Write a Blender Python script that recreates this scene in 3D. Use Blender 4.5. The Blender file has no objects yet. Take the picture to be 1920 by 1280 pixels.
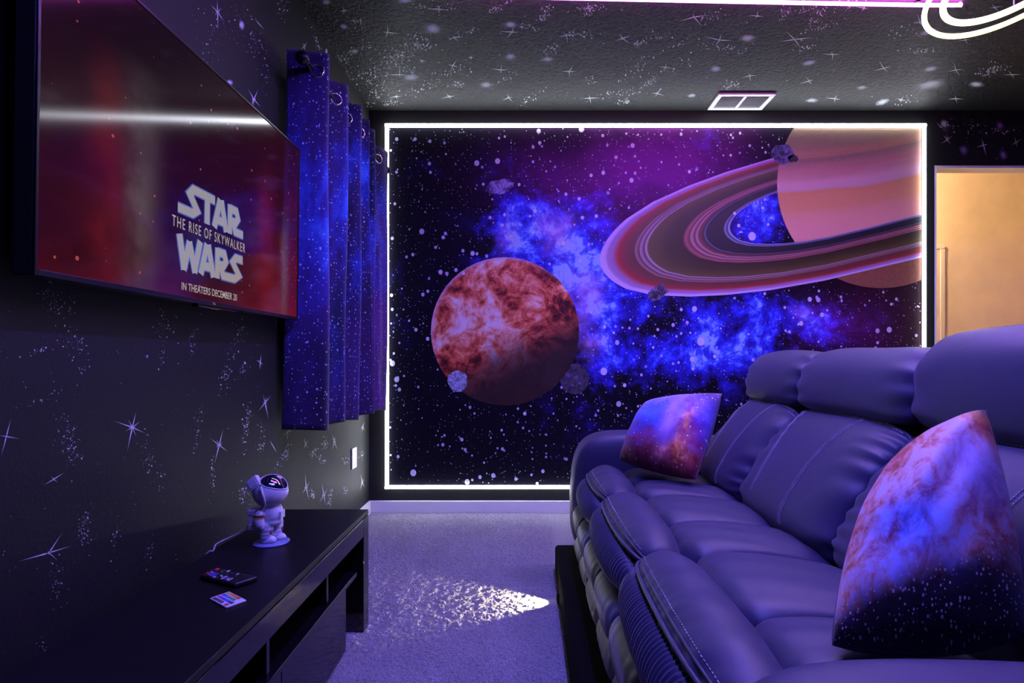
import bpy, math, random
from mathutils import Vector, Matrix
random.seed(7)
C = bpy.context.scene.collection
SC = bpy.context.scene
PI = math.pi

# ------------------------------------------------------------------ camera
F, VX, VY, EYE = 1067.0, 987.0, 674.0, 1.045
cam_d = bpy.data.cameras.new('camera')
cam_d.sensor_width = 36.0
cam_d.lens = F / 1920 * 36.0
cam_d.shift_x = -(VX - 960) / 1920
cam_d.shift_y = (VY - 640) / 1920
cam_d.clip_start = 0.02
cam = bpy.data.objects.new('camera', cam_d)
cam.location = (0, 0, EYE)
cam.rotation_euler = (PI / 2, 0, 0)
C.objects.link(cam)
SC.camera = cam

# ------------------------------------------------------------------ world, lights, exposure
w = bpy.data.worlds.new('world'); SC.world = w; w.use_nodes = True
w.node_tree.nodes['Background'].inputs[0].default_value = (0.25, 0.22, 0.6, 1)
w.node_tree.nodes['Background'].inputs[1].default_value = 0.0
SC.view_settings.view_transform = 'Standard'
SC.view_settings.look = 'None'
SC.view_settings.gamma = 1.0
SC.view_settings.exposure = 0.0
SC.view_settings.use_curve_mapping = False

LED_POWER = 22.0           # radiance of the white strip round the mural
NEON_MAGENTA = 34.0        # ceiling tube that crosses the top of the picture
FILL_VIOLET = 580.0        # added fill tube, unseen, on the ceiling over the seats
FILL_LAVENDER = 400.0       # added fill tube, unseen, parallel to the mural to brighten it
NEON_YELLOW = 2.6
HALL_POWER = 390.0
STEP_POWER = 42.0


def P(px, py, Y):
    return Vector(((px - VX) / F * Y, Y, EYE - (py - VY) / F * Y))


# ------------------------------------------------------------------ helpers
ORG = {}


def mesh(name, V, Fc, smooth=False, uv=None, fade=None):
    me = bpy.data.meshes.new(name)
    me.from_pydata([tuple(v) for v in V], [], Fc)
    if uv is not None:
        l = me.uv_layers.new(name='UVMap')
        for i, lp in enumerate(me.loops):
            l.data[i].uv = uv[lp.vertex_index]
    if fade is not None:
        a = me.color_attributes.new('fade', 'FLOAT_COLOR', 'POINT')
        for i, f in enumerate(fade):
            a.data[i].color = f if isinstance(f, tuple) else (f, f, f, 1)
    if smooth:
        me.polygons.foreach_set('use_smooth', [True] * len(me.polygons))
    me.update()
    return me


def thing(name, loc, label=None, cat=None, group=None, kind=None):
    o = bpy.data.objects.new(name, None)
    o.empty_display_size = 0.05
    C.objects.link(o); o.location = loc
    ORG[o.name] = Vector(loc)
    return tag(o, label, cat, group, kind)


def tag(o, label=None, cat=None, group=None, kind=None):
    if label: o['label'] = label
    if cat: o['category'] = cat
    if group: o['group'] = group
    if kind: o['kind'] = kind
    return o


def obj(name, geo, mat, parent=None, smooth=False, uv=None, fade=None, kind=None, label=None):
    """geo = (verts in world space, faces)."""
    V, Fc = geo
    off = ORG[parent.name] if parent is not None else Vector((0, 0, 0))
    if parent is None:
        # origin at the base centre of the mesh
        xs = [v[0] for v in V]; ys = [v[1] for v in V]; zs = [v[2] for v in V]
        off = Vector(((min(xs) + max(xs)) / 2, (min(ys) + max(ys)) / 2, min(zs)))
    me = mesh(name, [Vector(v) - off for v in V], Fc, smooth, uv, fade)
    me.materials.append(mat)
    o = bpy.data.objects.new(name, me)
    C.objects.link(o)
    if parent is not None:
        o.parent = parent
    else:
        o.location = off
    ORG[o.name] = off
    return tag(o, label, None, None, kind)


def bevel(o, wdt=0.004, seg=2, ang=0.6):
    m = o.modifiers.new('bevel', 'BEVEL'); m.width = wdt; m.segments = seg
    m.limit_method = 'ANGLE'; m.angle_limit = ang
    o.data.polygons.foreach_set('use_smooth', [True] * len(o.data.polygons))
    try:
        o.data.set_sharp_from_angle(angle=0.7)
    except Exception:
        pass
    return o


def join(*geos):
    V, Fc = [], []
    for v, f in geos:
        n = len(V); V += list(v); Fc += [tuple(i + n for i in q) for q in f]
    return V, Fc


def box(x0, x1, y0, y1, z0, z1):
    V = [Vector(p) for p in ((x0, y0, z0), (x1, y0, z0), (x1, y1, z0), (x0, y1, z0),
                             (x0, y0, z1), (x1, y0, z1), (x1, y1, z1), (x0, y1, z1))]
    return V, [(0, 3, 2, 1), (4, 5, 6, 7), (0, 1, 5, 4), (1, 2, 6, 5), (2, 3, 7, 6), (3, 0, 4, 7)]


def obox(c, ax, ay, az):
    """oriented box: centre and three half-axis vectors."""
    c, ax, ay, az = Vector(c), Vector(ax), Vector(ay), Vector(az)
    V = [c + sx * ax + sy * ay + sz * az for sz in (-1, 1) for sx, sy in ((-1, -1), (1, -1), (1, 1), (-1, 1))]
    return V, [(0, 3, 2, 1), (4, 5, 6, 7), (0, 1, 5, 4), (1, 2, 6, 5), (2, 3, 7, 6), (3, 0, 4, 7)]


def catmull(pts, n):
    pts = [Vector(p) for p in pts]
    if len(pts) == 2:
        return [pts[0].lerp(pts[1], i / (n - 1)) for i in range(n)]
    L = [0]
    for a, b in zip(pts, pts[1:]): L.append(L[-1] + max((b - a).length, 1e-6))
    out = []
    for i in range(n):
        s = L[-1] * i / (n - 1)
        k = 0
        while k < len(pts) - 2 and s > L[k + 1]: k += 1
        t = (s - L[k]) / (L[k + 1] - L[k])
        p1, p2 = pts[k], pts[k + 1]
        p0 = pts[k - 1] if k > 0 else p1 * 2 - p2
        p3 = pts[k + 2] if k + 2 < len(pts) else p2 * 2 - p1
        out.append(0.5 * ((2 * p1) + (p2 - p0) * t + (2 * p0 - 5 * p1 + 4 * p2 - p3) * t * t + (3 * p1 - p0 - 3 * p2 + p3) * t ** 3))
    return out


def tube(pts, r, n=8, closed=False, caps=True):
    pts = [Vector(p) for p in pts]
    V, Fc = [], []
    m = len(pts)
    up = Vector((0, 0, 1))
    prev = None
    for i, p in enumerate(pts):
        if closed:
            t = pts[(i + 1) % m] - pts[i - 1]
        else:
            t = pts[min(i + 1, m - 1)] - pts[max(i - 1, 0)]
        t.normalize()
        if prev is None:
            a = t.cross(up)
            if a.length < 0.05: a = t.cross(Vector((1, 0, 0)))
        else:
            a = prev - t * prev.dot(t)
        a.normalize(); prev = a
        b = t.cross(a)
        rr = r[i] if isinstance(r, (list, tuple)) else r
        for k in range(n):
            th = 2 * PI * k / n
            V.append(p + a * (rr * math.cos(th)) + b * (rr * math.sin(th)))
    last = m if closed else m - 1
    for i in range(last):
        j = (i + 1) % m
        for k in range(n):
            k2 = (k + 1) % n
            Fc.append((i * n + k, i * n + k2, j * n + k2, j * n + k))
    if caps and not closed:
        Fc.append(tuple(range(n))); Fc.append(tuple((m - 1) * n + k for k in range(n - 1, -1, -1)))
    return V, Fc


def lathe(prof, c=(0, 0, 0), n=24, ax=None):
    """prof: (radius, height) from bottom to top round +Z through c."""
    c = Vector(c); V, Fc = [], []
    for r, h in prof:
        for k in range(n):
            th = 2 * PI * k / n
            V.append(c + Vector((r * math.cos(th), r * math.sin(th), h)))
    for i in range(len(prof) - 1):
        for k in range(n):
            k2 = (k + 1) % n
            Fc.append((i * n + k, i * n + k2, (i + 1) * n + k2, (i + 1) * n + k))
    Fc.append(tuple(range(n - 1, -1, -1))); Fc.append(tuple((len(prof) - 1) * n + k for k in range(n)))
    return V, Fc


def orient(geo, M):
    return [M @ Vector(v) for v in geo[0]], geo[1]


def frame(c, z, x=None):
    z = Vector(z).normalized()
    x = Vector(x) if x is not None else (Vector((0, 0, 1)) if abs(z.z) < 0.9 else Vector((1, 0, 0)))
    x = (x - z * x.dot(z)).normalized(); y = z.cross(x)
    M = Matrix((x, y, z)).transposed().to_4x4(); M.translation = Vector(c)
    return M


def ellipsoid(c, rx, ry, rz, nu=24, nv=14, e=1.0, e2=1.0):
    c = Vector(c); V, Fc = [], []
    sg = lambda v, p: math.copysign(abs(v) ** p, v)
    for j in range(nv + 1):
        ph = -PI / 2 + PI * j / nv
        for i in range(nu):
            th = 2 * PI * i / nu
            V.append(c + Vector((rx * sg(math.cos(ph), e2) * sg(math.cos(th), e), ry * sg(math.cos(ph), e2) * sg(math.sin(th), e), rz * sg(math.sin(ph), e2))))
    for j in range(nv):
        for i in range(nu):
            i2 = (i + 1) % nu
            Fc.append((j * nu + i, j * nu + i2, (j + 1) * nu + i2, (j + 1) * nu + i))
    return V, Fc


def grid(fn, nu, nv):
    V = [fn(i / (nu - 1), j / (nv - 1)) for j in range(nv) for i in range(nu)]
    uv = [(i / (nu - 1), j / (nv - 1)) for j in range(nv) for i in range(nu)]
    Fc = [(j * nu + i, j * nu + i + 1, (j + 1) * nu + i + 1, (j + 1) * nu + i) for j in range(nv - 1) for i in range(nu - 1)]
    return (V, Fc), uv


def poly_disc(c, ax, ay, n=48, rad=None):
    c, ax, ay = Vector(c), Vector(ax), Vector(ay)
    V = [c + ax * (math.cos(2 * PI * k / n) * (rad(k) if rad else 1)) + ay * (math.sin(2 * PI * k / n) * (rad(k) if rad else 1)) for k in range(n)]
    return V, [tuple(range(n))]


# ------------------------------------------------------------------ materials
class Mat:
    def __init__(s, name):
        s.m = bpy.data.materials.new(name); s.m.use_nodes = True
        s.nt = s.m.node_tree; s.b = s.nt.nodes['Principled BSDF']; s.out = s.nt.nodes['Material Output']

    def n(s, t, **kw):
        nd = s.nt.nodes.new(t)
        for k, v in kw.items(): setattr(nd, k, v)
        return nd

    def put(s, sock, v):
        if isinstance(v, bpy.types.NodeSocket): s.nt.links.new(v, sock)
        elif v is not None:
            if hasattr(sock.default_value, '__len__') and not hasattr(v, '__len__'): v = [v] * len(sock.default_value)
            if hasattr(sock.default_value, '__len__') and len(sock.default_value) == 4 and len(v) == 3: v = (*v, 1)
            sock.default_value = v

    def math(s, op, a, b=None, c=None, clamp=False):
        nd = s.n('ShaderNodeMath', operation=op, use_clamp=clamp)
        s.put(nd.inputs[0], a); s.put(nd.inputs[1], b); s.put(nd.inputs[2], c)
        return nd.outputs[0]

    def mix(s, f, a, b, mode='MIX'):
        nd = s.n('ShaderNodeMix', data_type='RGBA', blend_type=mode)
        s.put(nd.inputs[0], f); s.put(nd.inputs[6], a); s.put(nd.inputs[7], b)
        return nd.outputs[2]

    def ramp(s, f, stops, interp='LINEAR'):
        nd = s.n('ShaderNodeValToRGB'); r = nd.color_ramp; r.interpolation = interp
        while len(r.elements) < len(stops): r.elements.new(0.5)
        for e, (p, c) in zip(r.elements, stops):
            e.position = p
            c = (c, c, c) if not hasattr(c, '__len__') else c
            e.color = (*c, 1)
        s.put(nd.inputs[0], f); return nd.outputs[0]

    def noise(s, vec, scale, detail=3, rough=0.55, dist=0.0, w=None):
        nd = s.n('ShaderNodeTexNoise')
        if w is not None: nd.noise_dimensions = '4D'; nd.inputs['W'].default_value = w
        s.put(nd.inputs['Vector'], vec); nd.inputs['Scale'].default_value = scale
        nd.inputs['Detail'].default_value = detail; nd.inputs['Roughness'].default_value = rough
        nd.inputs['Distortion'].default_value = dist
        return nd.outputs['Fac'], nd.outputs['Color']

    def pos(s): return s.n('ShaderNodeNewGeometry').outputs['Position']
    def uv(s): return s.n('ShaderNodeTexCoord').outputs['UV']
    def objc(s): return s.n('ShaderNodeTexCoord').outputs['Object']

    def sep(s, v):
        nd = s.n('ShaderNodeSeparateXYZ'); s.put(nd.inputs[0], v); return nd.outputs

    def comb(s, x, y, z=0.0):
        nd = s.n('ShaderNodeCombineXYZ')
        s.put(nd.inputs[0], x); s.put(nd.inputs[1], y); s.put(nd.inputs[2], z); return nd.outputs[0]

    def vmath(s, op, a, b):
        nd = s.n('ShaderNodeVectorMath', operation=op); s.put(nd.inputs[0], a); s.put(nd.inputs[1], b); return nd.outputs[0]

    def mapping(s, vec, scale=(1, 1, 1), loc=(0, 0, 0), rot=(0, 0, 0)):
        nd = s.n('ShaderNodeMapping'); s.put(nd.inputs[0], vec)
        nd.inputs['Scale'].default_value = scale; nd.inputs['Location'].default_value = loc; nd.inputs['Rotation'].default_value = rot
        return nd.outputs[0]

    def blob(s, x, y, cx, cy, rx, ry):
        a = s.math('DIVIDE', s.math('SUBTRACT', x, cx), rx); b = s.math('DIVIDE', s.math('SUBTRACT', y, cy), ry)
        q = s.math('ADD', s.math('MULTIPLY', a, a), s.math('MULTIPLY', b, b))
        return s.math('POWER', 2.71828, s.math('MULTIPLY', q, -1.0))

    def stars(s, vec, scale, size, dens=0.5, pw=3.0):
        """round specks of random size; returns a 0..1 mask"""
        nd = s.n('ShaderNodeTexVoronoi', voronoi_dimensions='2D'); s.put(nd.inputs['Vector'], vec); nd.inputs['Scale'].default_value = scale
        rnd = s.sep(nd.outputs['Color'])
        thr = s.math('MULTIPLY', s.math('POWER', rnd[0], pw), size)
        keep = s.math('GREATER_THAN', rnd[1], 1 - dens)
        return s.math('MULTIPLY', s.math('LESS_THAN', nd.outputs['Distance'], thr), keep)

    def bump(s, h, strength=0.3, dist=0.01):
        nd = s.n('ShaderNodeBump'); s.put(nd.inputs['Height'], h)
        nd.inputs['Strength'].default_value = strength; nd.inputs['Distance'].default_value = dist
        s.nt.links.new(nd.outputs[0], s.b.inputs['Normal'])

    def set(s, col=None, rough=None, metal=None, spec=None, emit=None, es=None, **kw):
        s.put(s.b.inputs['Base Color'], col); s.put(s.b.inputs['Roughness'], rough); s.put(s.b.inputs['Metallic'], metal)
        s.put(s.b.inputs['Specular IOR Level'], spec); s.put(s.b.inputs['Emission Color'], emit); s.put(s.b.inputs['Emission Strength'], es)
        for k, v in kw.items(): s.put(s.b.inputs[k.replace('_', ' ')], v)
        return s

    def fade(s):
        """vertex attribute 'fade' thins the paint out towards its edge"""
        at = s.n('ShaderNodeAttribute'); at.attribute_name = 'fade'
        tr = s.n('ShaderNodeBsdfTransparent'); mx = s.n('ShaderNodeMixShader')
        s.nt.links.new(at.outputs['Fac'], mx.inputs[0]); s.nt.links.new(tr.outputs[0], mx.inputs[1])
        s.nt.links.new(s.b.outputs[0], mx.inputs[2]); s.nt.links.new(mx.outputs[0], s.out.inputs[0])
        return s


def plain(name, col, rough=0.5, metal=0.0, spec=0.5, grain=0.0, gs=60):
    k = Mat(name)
    if grain:
        f, _ = k.noise(k.objc(), gs, 3)
        k.set(col=k.mix(f, tuple(c * (1 - grain) for c in col), tuple(min(1, c * (1 + grain)) for c in col)))
    else:
        k.set(col=col)
    return k.set(rough=rough, metal=metal, spec=spec)


def glow(name, col, strength):
    k = Mat(name)
    f, _ = k.noise(k.objc(), 30, 2)
    st = k.math('MULTIPLY', k.math('MULTIPLY_ADD', f, 0.1, 0.95), strength)
    return k.set(col=(0.8, 0.8, 0.8), rough=0.4, emit=col, es=st).m


MT = {}


def wall_paint(name, col, bscale, bstr, rough=0.6, spec=0.35, knock=False):
    k = Mat(name)
    p = k.pos()
    f, _ = k.noise(p, 2.3, 4, 0.6)
    k.set(col=k.mix(f, tuple(c * 0.75 for c in col), tuple(c * 1.25 for c in col)), rough=rough, spec=spec)
    if knock:
        q, _ = k.noise(p, bscale, 4, 0.55, 0.6)
        h = k.ramp(q, [(0.42, 0.0), (0.5, 0.7), (0.56, 1.0), (0.7, 0.85)])
        k.bump(h, bstr, 0.006)
    else:
        q, _ = k.noise(p, bscale, 3)
        k.bump(q, bstr, 0.004)
    return k.m


MT['wall'] = wall_paint('black_wall_paint', (0.0115, 0.012, 0.0115), 90, 0.25)
MT['ceiling'] = wall_paint('black_textured_ceiling', (0.017, 0.0185, 0.0175), 42, 0.55, rough=0.55, knock=True)
MT['hall'] = wall_paint('cream_wall_paint', (0.82, 0.72, 0.60), 120, 0.1, rough=0.7)
MT['white'] = plain('white_gloss_paint', (0.80, 0.80, 0.80), 0.35, grain=0.04).m
MT['white_plastic'] = plain('white_plastic', (0.78, 0.77, 0.78), 0.3, grain=0.03).m
MT['black_plastic'] = plain('black_plastic', (0.012, 0.012, 0.014), 0.35, grain=0.2).m
MT['black_metal'] = plain('black_metal', (0.012, 0.012, 0.013), 0.3, metal=0.3, grain=0.2).m
MT['chrome'] = plain('chrome', (0.85, 0.85, 0.88), 0.15, metal=1.0, grain=0.03).m
MT['star_paint'] = plain('white_star_paint', (0.80, 0.83, 0.85), 0.6, grain=0.1).fade().m
MT['smudge_paint'] = plain('pale_airbrushed_paint', (0.80, 0.86, 0.92), 0.7, grain=0.1).fade().m
MT['violet_smudge'] = plain('violet_airbrushed_paint', (0.45, 0.30, 0.65), 0.7, grain=0.1).fade().m


def carpet():
    k = Mat('pale_grey_carpet'); p = k.pos()
    f, _ = k.noise(p, 130, 4, 0.8); f = k.ramp(f, [(.36, 0), (.64, 1)]); g, _ = k.noise(p, 6, 4, 0.6)
    st, _ = k.noise(k.mapping(p, scale=(5.5, 1.3, 1), rot=(0, 0, 0.5)), 1.0, 3, 0.55)
    base = k.mix(f, (0.20, 0.19, 0.21), (0.78, 0.76, 0.80))
    base = k.mix(k.math('MULTIPLY', k.ramp(st, [(0.42, 0), (0.6, 1)]), 0.35), base, (0.30, 0.29, 0.32))
    base = k.mix(k.math('MULTIPLY', k.ramp(g, [(0.4, 0), (0.7, 1)]), 0.25), base, (0.62, 0.6, 0.66))
    k.set(col=base, rough=0.95, spec=0.1, Sheen_Weight=0.3)
    h, _ = k.noise(p, 100, 3, 0.8)
    k.bump(h, 1.0, 0.03)
    return k.m


MT['carpet'] = carpet()


def black_carpet():
    k = Mat('black_carpet'); p = k.pos()
    f, _ = k.noise(p, 300, 2)
    k.set(col=k.mix(f, (0.002, 0.002, 0.002), (0.012, 0.011, 0.012)), rough=1.0, spec=0.05)
    h, _ = k.noise(p, 260, 2); k.bump(h, 0.8, 0.008)
    return k.m


MT['black_carpet'] = black_carpet()


def gloss_black():
    k = Mat('black_gloss_lacquer')
    f, _ = k.noise(k.objc(), 9, 3)
    k.set(col=(0.006, 0.006, 0.007), rough=k.math('MULTIPLY_ADD', f, 0.06, 0.06), spec=0.6)
    return k.m


def satin_black():
    k = Mat('black_satin_lacquer')
    f, _ = k.noise(k.objc(), 40, 3)
    k.set(col=(0.005, 0.005, 0.006), rough=k.math('MULTIPLY_ADD', f, 0.1, 0.36), spec=0.35)
    return k.m


MT['gloss_black'] = gloss_black(); MT['satin_black'] = satin_black()


def suede():
    k = Mat('charcoal_suede'); p = k.objc()
    f, _ = k.noise(p, 7, 4, 0.6); g, _ = k.noise(p, 260, 2)
    c = k.mix(f, (0.027, 0.0255, 0.072), (0.044, 0.041, 0.108))
    c = k.mix(k.math('MULTIPLY', g, 0.25), c, (0.08, 0.074, 0.13))
    k.set(col=c, rough=0.48, spec=0.45, Sheen_Weight=0.12, Sheen_Roughness=0.4)
    w1, _ = k.noise(p, 26, 4, 0.6, 0.8)
    h = k.math('ADD', k.math('MULTIPLY', w1, 0.6), k.math('MULTIPLY', g, 0.15))
    k.bump(h, 0.10, 0.008)
    return k.m


MT['suede'] = suede()
MT['piping'] = plain('dark_piping_cord', (0.05, 0.047, 0.09), 0.45, grain=0.2).m
MT['thread'] = plain('pale_stitching_thread', (0.42, 0.41, 0.50), 0.6, grain=0.1).m


# ------------------------------------------------------------------ the room
WL, WB, CH, WR, WF = -1.0706, 3.872, 2.74, 3.95, -1.4     # left, back, ceiling height, right, behind the camera
DX0, DX1, DZ = 2.776, 3.78, 2.366                          # doorway in the back wall


def struct(name, geo, mat, parent=None, label=None):
    o = obj(name, geo, mat, parent)
    if parent is None: o['kind'] = 'structure'
    if label: o['label'] = label
    return o


floor = struct('floor', box(WL - .1, WR + 1.6, WF - .1, 5.1, -0.1, 0), MT['carpet'], label='pale grey carpet floor lit violet by the added fill tubes')
def pile():
    import numpy as np
    x0, x1, y0, y1, st = WL + .02, .16, .35, WB - .015, .0036
    nx, ny = int((x1 - x0) / st), int((y1 - y0) / st)
    rg = np.random.default_rng(3)
    h = rg.random((ny, nx))
    h = (h + np.roll(h, 1, 0) + np.roll(h, 1, 1)) / 3
    big = rg.random((ny // 5 + 2, nx // 5 + 2)); big = np.kron(big, np.ones((5, 5)))[:ny, :nx]
    for _ in range(3): big = (big + np.roll(big, 1, 0) + np.roll(big, -1, 0) + np.roll(big, 1, 1) + np.roll(big, -1, 1)) / 5
    z = .0010 + .0065 * h + .006 * (big - .3)
    X, Y = np.meshgrid(x0 + st * np.arange(nx), y0 + st * np.arange(ny))
    X = X + rg.uniform(-.0012, .0012, X.shape); Y = Y + rg.uniform(-.0012, .0012, X.shape)
    co = np.stack([X, Y, np.maximum(z, .0006)], -1).reshape(-1, 3).astype(np.float32)
    a = (np.arange(ny - 1)[:, None] * nx + np.arange(nx - 1)[None, :]).ravel()
    q = np.stack([a, a + 1, a + nx + 1, a + nx], -1).astype(np.int32)
    off = np.array([ORG[floor.name][i] for i in range(3)], np.float32)
    me = bpy.data.meshes.new('carpet_pile')
    me.vertices.add(len(co)); me.vertices.foreach_set('co', (co - off).ravel())
    me.loops.add(q.size); me.loops.foreach_set('vertex_index', q.ravel())
    me.polygons.add(len(q)); me.polygons.foreach_set('loop_start', np.arange(0, q.size, 4, dtype=np.int32)); me.polygons.foreach_set('loop_total', np.full(len(q), 4, np.int32))
    me.update(calc_edges=True); me.materials.append(MT['carpet'])
    o = bpy.data.objects.new('carpet_pile', me); C.objects.link(o); o.parent = floor
    o['kind'] = 'stuff'; o['label'] = 'short pale grey carpet pile in the aisle'


pile()
ceiling = struct('ceiling', box(WL - .1, WR + 1.6, WF - .1, 5.1, CH, CH + .1), MT['ceiling'], label='black textured ceiling painted with white stars')
wall_left = struct('wall_left', box(WL - .1, WL, WF - .1, WB + .11, 0, CH), MT['wall'], label='black left wall painted with white stars')
wall_back = struct('wall_back', join(box(WL, DX0, WB, WB + .11, 0, CH), box(DX0, DX1, WB, WB + .11, DZ, CH), box(DX1, WR, WB, WB + .11, 0, CH)),
                   MT['wall'], label='black back wall around the lit space mural')
wall_right = struct('wall_right', box(WR, WR + .1, WF - .1, WB, 0, CH), MT['wall'], label='black right wall behind the sofa')
wall_front = struct('wall_front', box(WL, WR, WF - .1, WF, 0, CH), MT['wall'], label='black wall behind the viewer')
# hallway beyond the doorway
struct('wall_hall', join(box(2.0, WR + 1.6, 5.0, 5.1, 0, CH), box(1.9, 2.0, WB + .11, 5.1, 0, CH), box(WR + 1.5, WR + 1.6, WB, 5.0, 0, CH), box(WR + .1, WR + 1.5, WB, WB + .11, 0, CH)),
       MT['hall'], label='cream hallway wall glowing warm through the doorway')
struct('ceiling_hall', box(2.0, WR + 1.5, WB + .11, 5.0, CH - .012, CH - .001), MT['hall'], label='cream hallway ceiling beyond the doorway')
tr1 = struct('trim_1', join(box(DX0 + .0005, DX0 + .016, WB + .001, WB + .112, 0, DZ), box(DX1 - .016, DX1 - .0005, WB + .001, WB + .112, 0, DZ),
                            box(DX0 + .016, DX1 - .016, WB + .001, WB + .112, DZ - .016, DZ - .0005)), MT['white'], label='white painted lining of the doorway opening')
# far hallway door with casing
d1 = thing('door_1', (3.2, 5.0, 0), 'cream hallway door seen through the doorway', kind='structure')
obj('door_leaf', box(2.82, 3.62, 4.985, 4.999, 0.01, 2.01), MT['hall'], d1)
bevel(obj('casing', join(box(3.622, 3.662, 4.975, 4.9995, 0, 2.012), box(2.78, 2.82, 4.975, 4.9995, 0, 2.012), box(2.78, 3.662, 4.975, 4.9995, 2.012, 2.052)), MT['white'], d1), .004)
# baseboards
bb = struct('baseboard_back', box(WL + .014, DX0 - .0, WB - .014, WB - .0005, 0, 0.088), MT['white'], label='white baseboard under the mural'); bevel(bb, .004)
bl = struct('baseboard_left', box(WL + .0005, WL + .014, WF, WB - .0005, 0, 0.088), MT['white'], label='white baseboard along the left wall'); bevel(bl, .004)

# ------------------------------------------------------------------ mural
MY = WB - 0.008
SCL = MY / F
mx = lambda px: (px - VX) * SCL
mz = lambda py: EYE - (py - VY) * SCL


def mural_mat():
    k = Mat('printed_space_mural'); p = k.pos(); xyz = k.sep(p)
    wn, wc = k.noise(p, 1.7, 4, 0.6)
    wv = k.vmath('SUBTRACT', wc, (0.5, 0.5, 0.5)); ws = k.sep(wv)
    X = k.math('MULTIPLY_ADD', ws[0], 0.55, xyz[0]); Z = k.math('MULTIPLY_ADD', ws[2], 0.55, xyz[2])
    def bl(px, py, rx, ry, gain=1.0):
        b = k.blob(X, Z, mx(px), mz(py), rx * SCL, ry * SCL)
        return k.math('MULTIPLY', b, gain)
    tot = None
    for a in ((1000, 430, 95, 110, .75), (1120, 560, 105, 95, 1.0), (1165, 690, 110, 75, .8), (1100, 490, 70, 90, .7), (1060, 800, 70, 50, .3), (930, 480, 90, 90, .35),
              (1420, 600, 120, 80, .9), (1350, 660, 90, 80, .7), (1425, 390, 85, 70, 1.1), (1130, 420, 90, 60, .35), (800, 300, 40, 30, .35),
              (740, 560, 30, 130, .3), (1540, 620, 90, 70, .45), (1330, 250, 40, 60, .3)):
        b = bl(*a); tot = b if tot is None else k.math('ADD', tot, b)
    n1, _ = k.noise(p, 4.2, 6, 0.68, 0.5)
    n2, _ = k.noise(p, 11, 5, 0.7, 0.3)
    cl = k.math('MULTIPLY_ADD', k.math('SUBTRACT', n1, 0.535), 2.8, k.math('MULTIPLY', tot, .70))
    cl = k.math('MULTIPLY_ADD', k.math('SUBTRACT', n2, 0.5), 1.3, cl)
    cl = k.math('MULTIPLY', cl, k.math('MINIMUM', k.math('MULTIPLY', tot, 2.0), 1.0))
    blue = k.ramp(cl, [(0.0, (.003, .002, .009)), (.15, (.008, .005, .05)), (.42, (.022, .014, .32)), (.70, (.035, .035, .85)), (.90, (.10, .24, 1.0)), (1.0, (.35, .60, 1.0))])
    pur = k.math('ADD', bl(1170, 330, 160, 75, 1.0), bl(1280, 285, 110, 55, .8))
    pur = k.math('ADD', pur, bl(1560, 610, 70, 50, .55)); pur = k.math('MULTIPLY', pur, k.math('MULTIPLY_ADD', n1, .9, .35))
    col = k.mix(1.0, blue, k.mix(pur, (0, 0, 0), (.22, .015, .26)), 'ADD')
    red = k.math('MULTIPLY', bl(1660, 590, 120, 110, .5), n2)
    col = k.mix(1.0, col, k.mix(red, (0, 0, 0), (.16, .02, .03)), 'ADD')
    pk = None
    for a in ((1050, 455, 24, 32, 1.), (1098, 545, 26, 34, 1.), (1120, 640, 24, 26, .8), (960, 470, 20, 30, .5), (1500, 590, 20, 20, .5), (1080, 600, 30, 40, .5)):
        b = bl(*a); pk = b if pk is None else k.math('ADD', pk, b)
    pk = k.math('MULTIPLY', pk, k.math('MULTIPLY_ADD', n2, 1.6, -.2), clamp=True)
    col = k.mix(k.math('MULTIPLY', pk, .85), col, (.72, .42, .85))
    st = k.stars(k.comb(xyz[0], xyz[2]), 40, 0.13, 0.6)
    col = k.mix(k.math('MULTIPLY', st, .8), col, (.75, .75, .95))
    k.set(col=col, rough=0.6, spec=0.15)
    h, _ = k.noise(p, 150, 3); k.bump(h, .3, .004)
    return k.m


MT['mural'] = mural_mat()
mural = thing('space_mural', (mx(1227), MY, mz(913)), 'printed outer space mural with planets framed by white light strips', 'mural')
seams = [730, 883, 1057, 1226, 1397, 1567, 1727]
for a, b in zip(seams, seams[1:]):
    g = box(mx(a) + .0006, mx(b) - .0006, MY, WB - .001, mz(908.5), mz(240))
    obj('mural_panel', g, MT['mural'], mural)


def mdisc(px, py, r, dy):
    return poly_disc((mx(px), MY - dy, mz(py)), (r * SCL, 0, 0), (0, 0, r * SCL))


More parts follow.
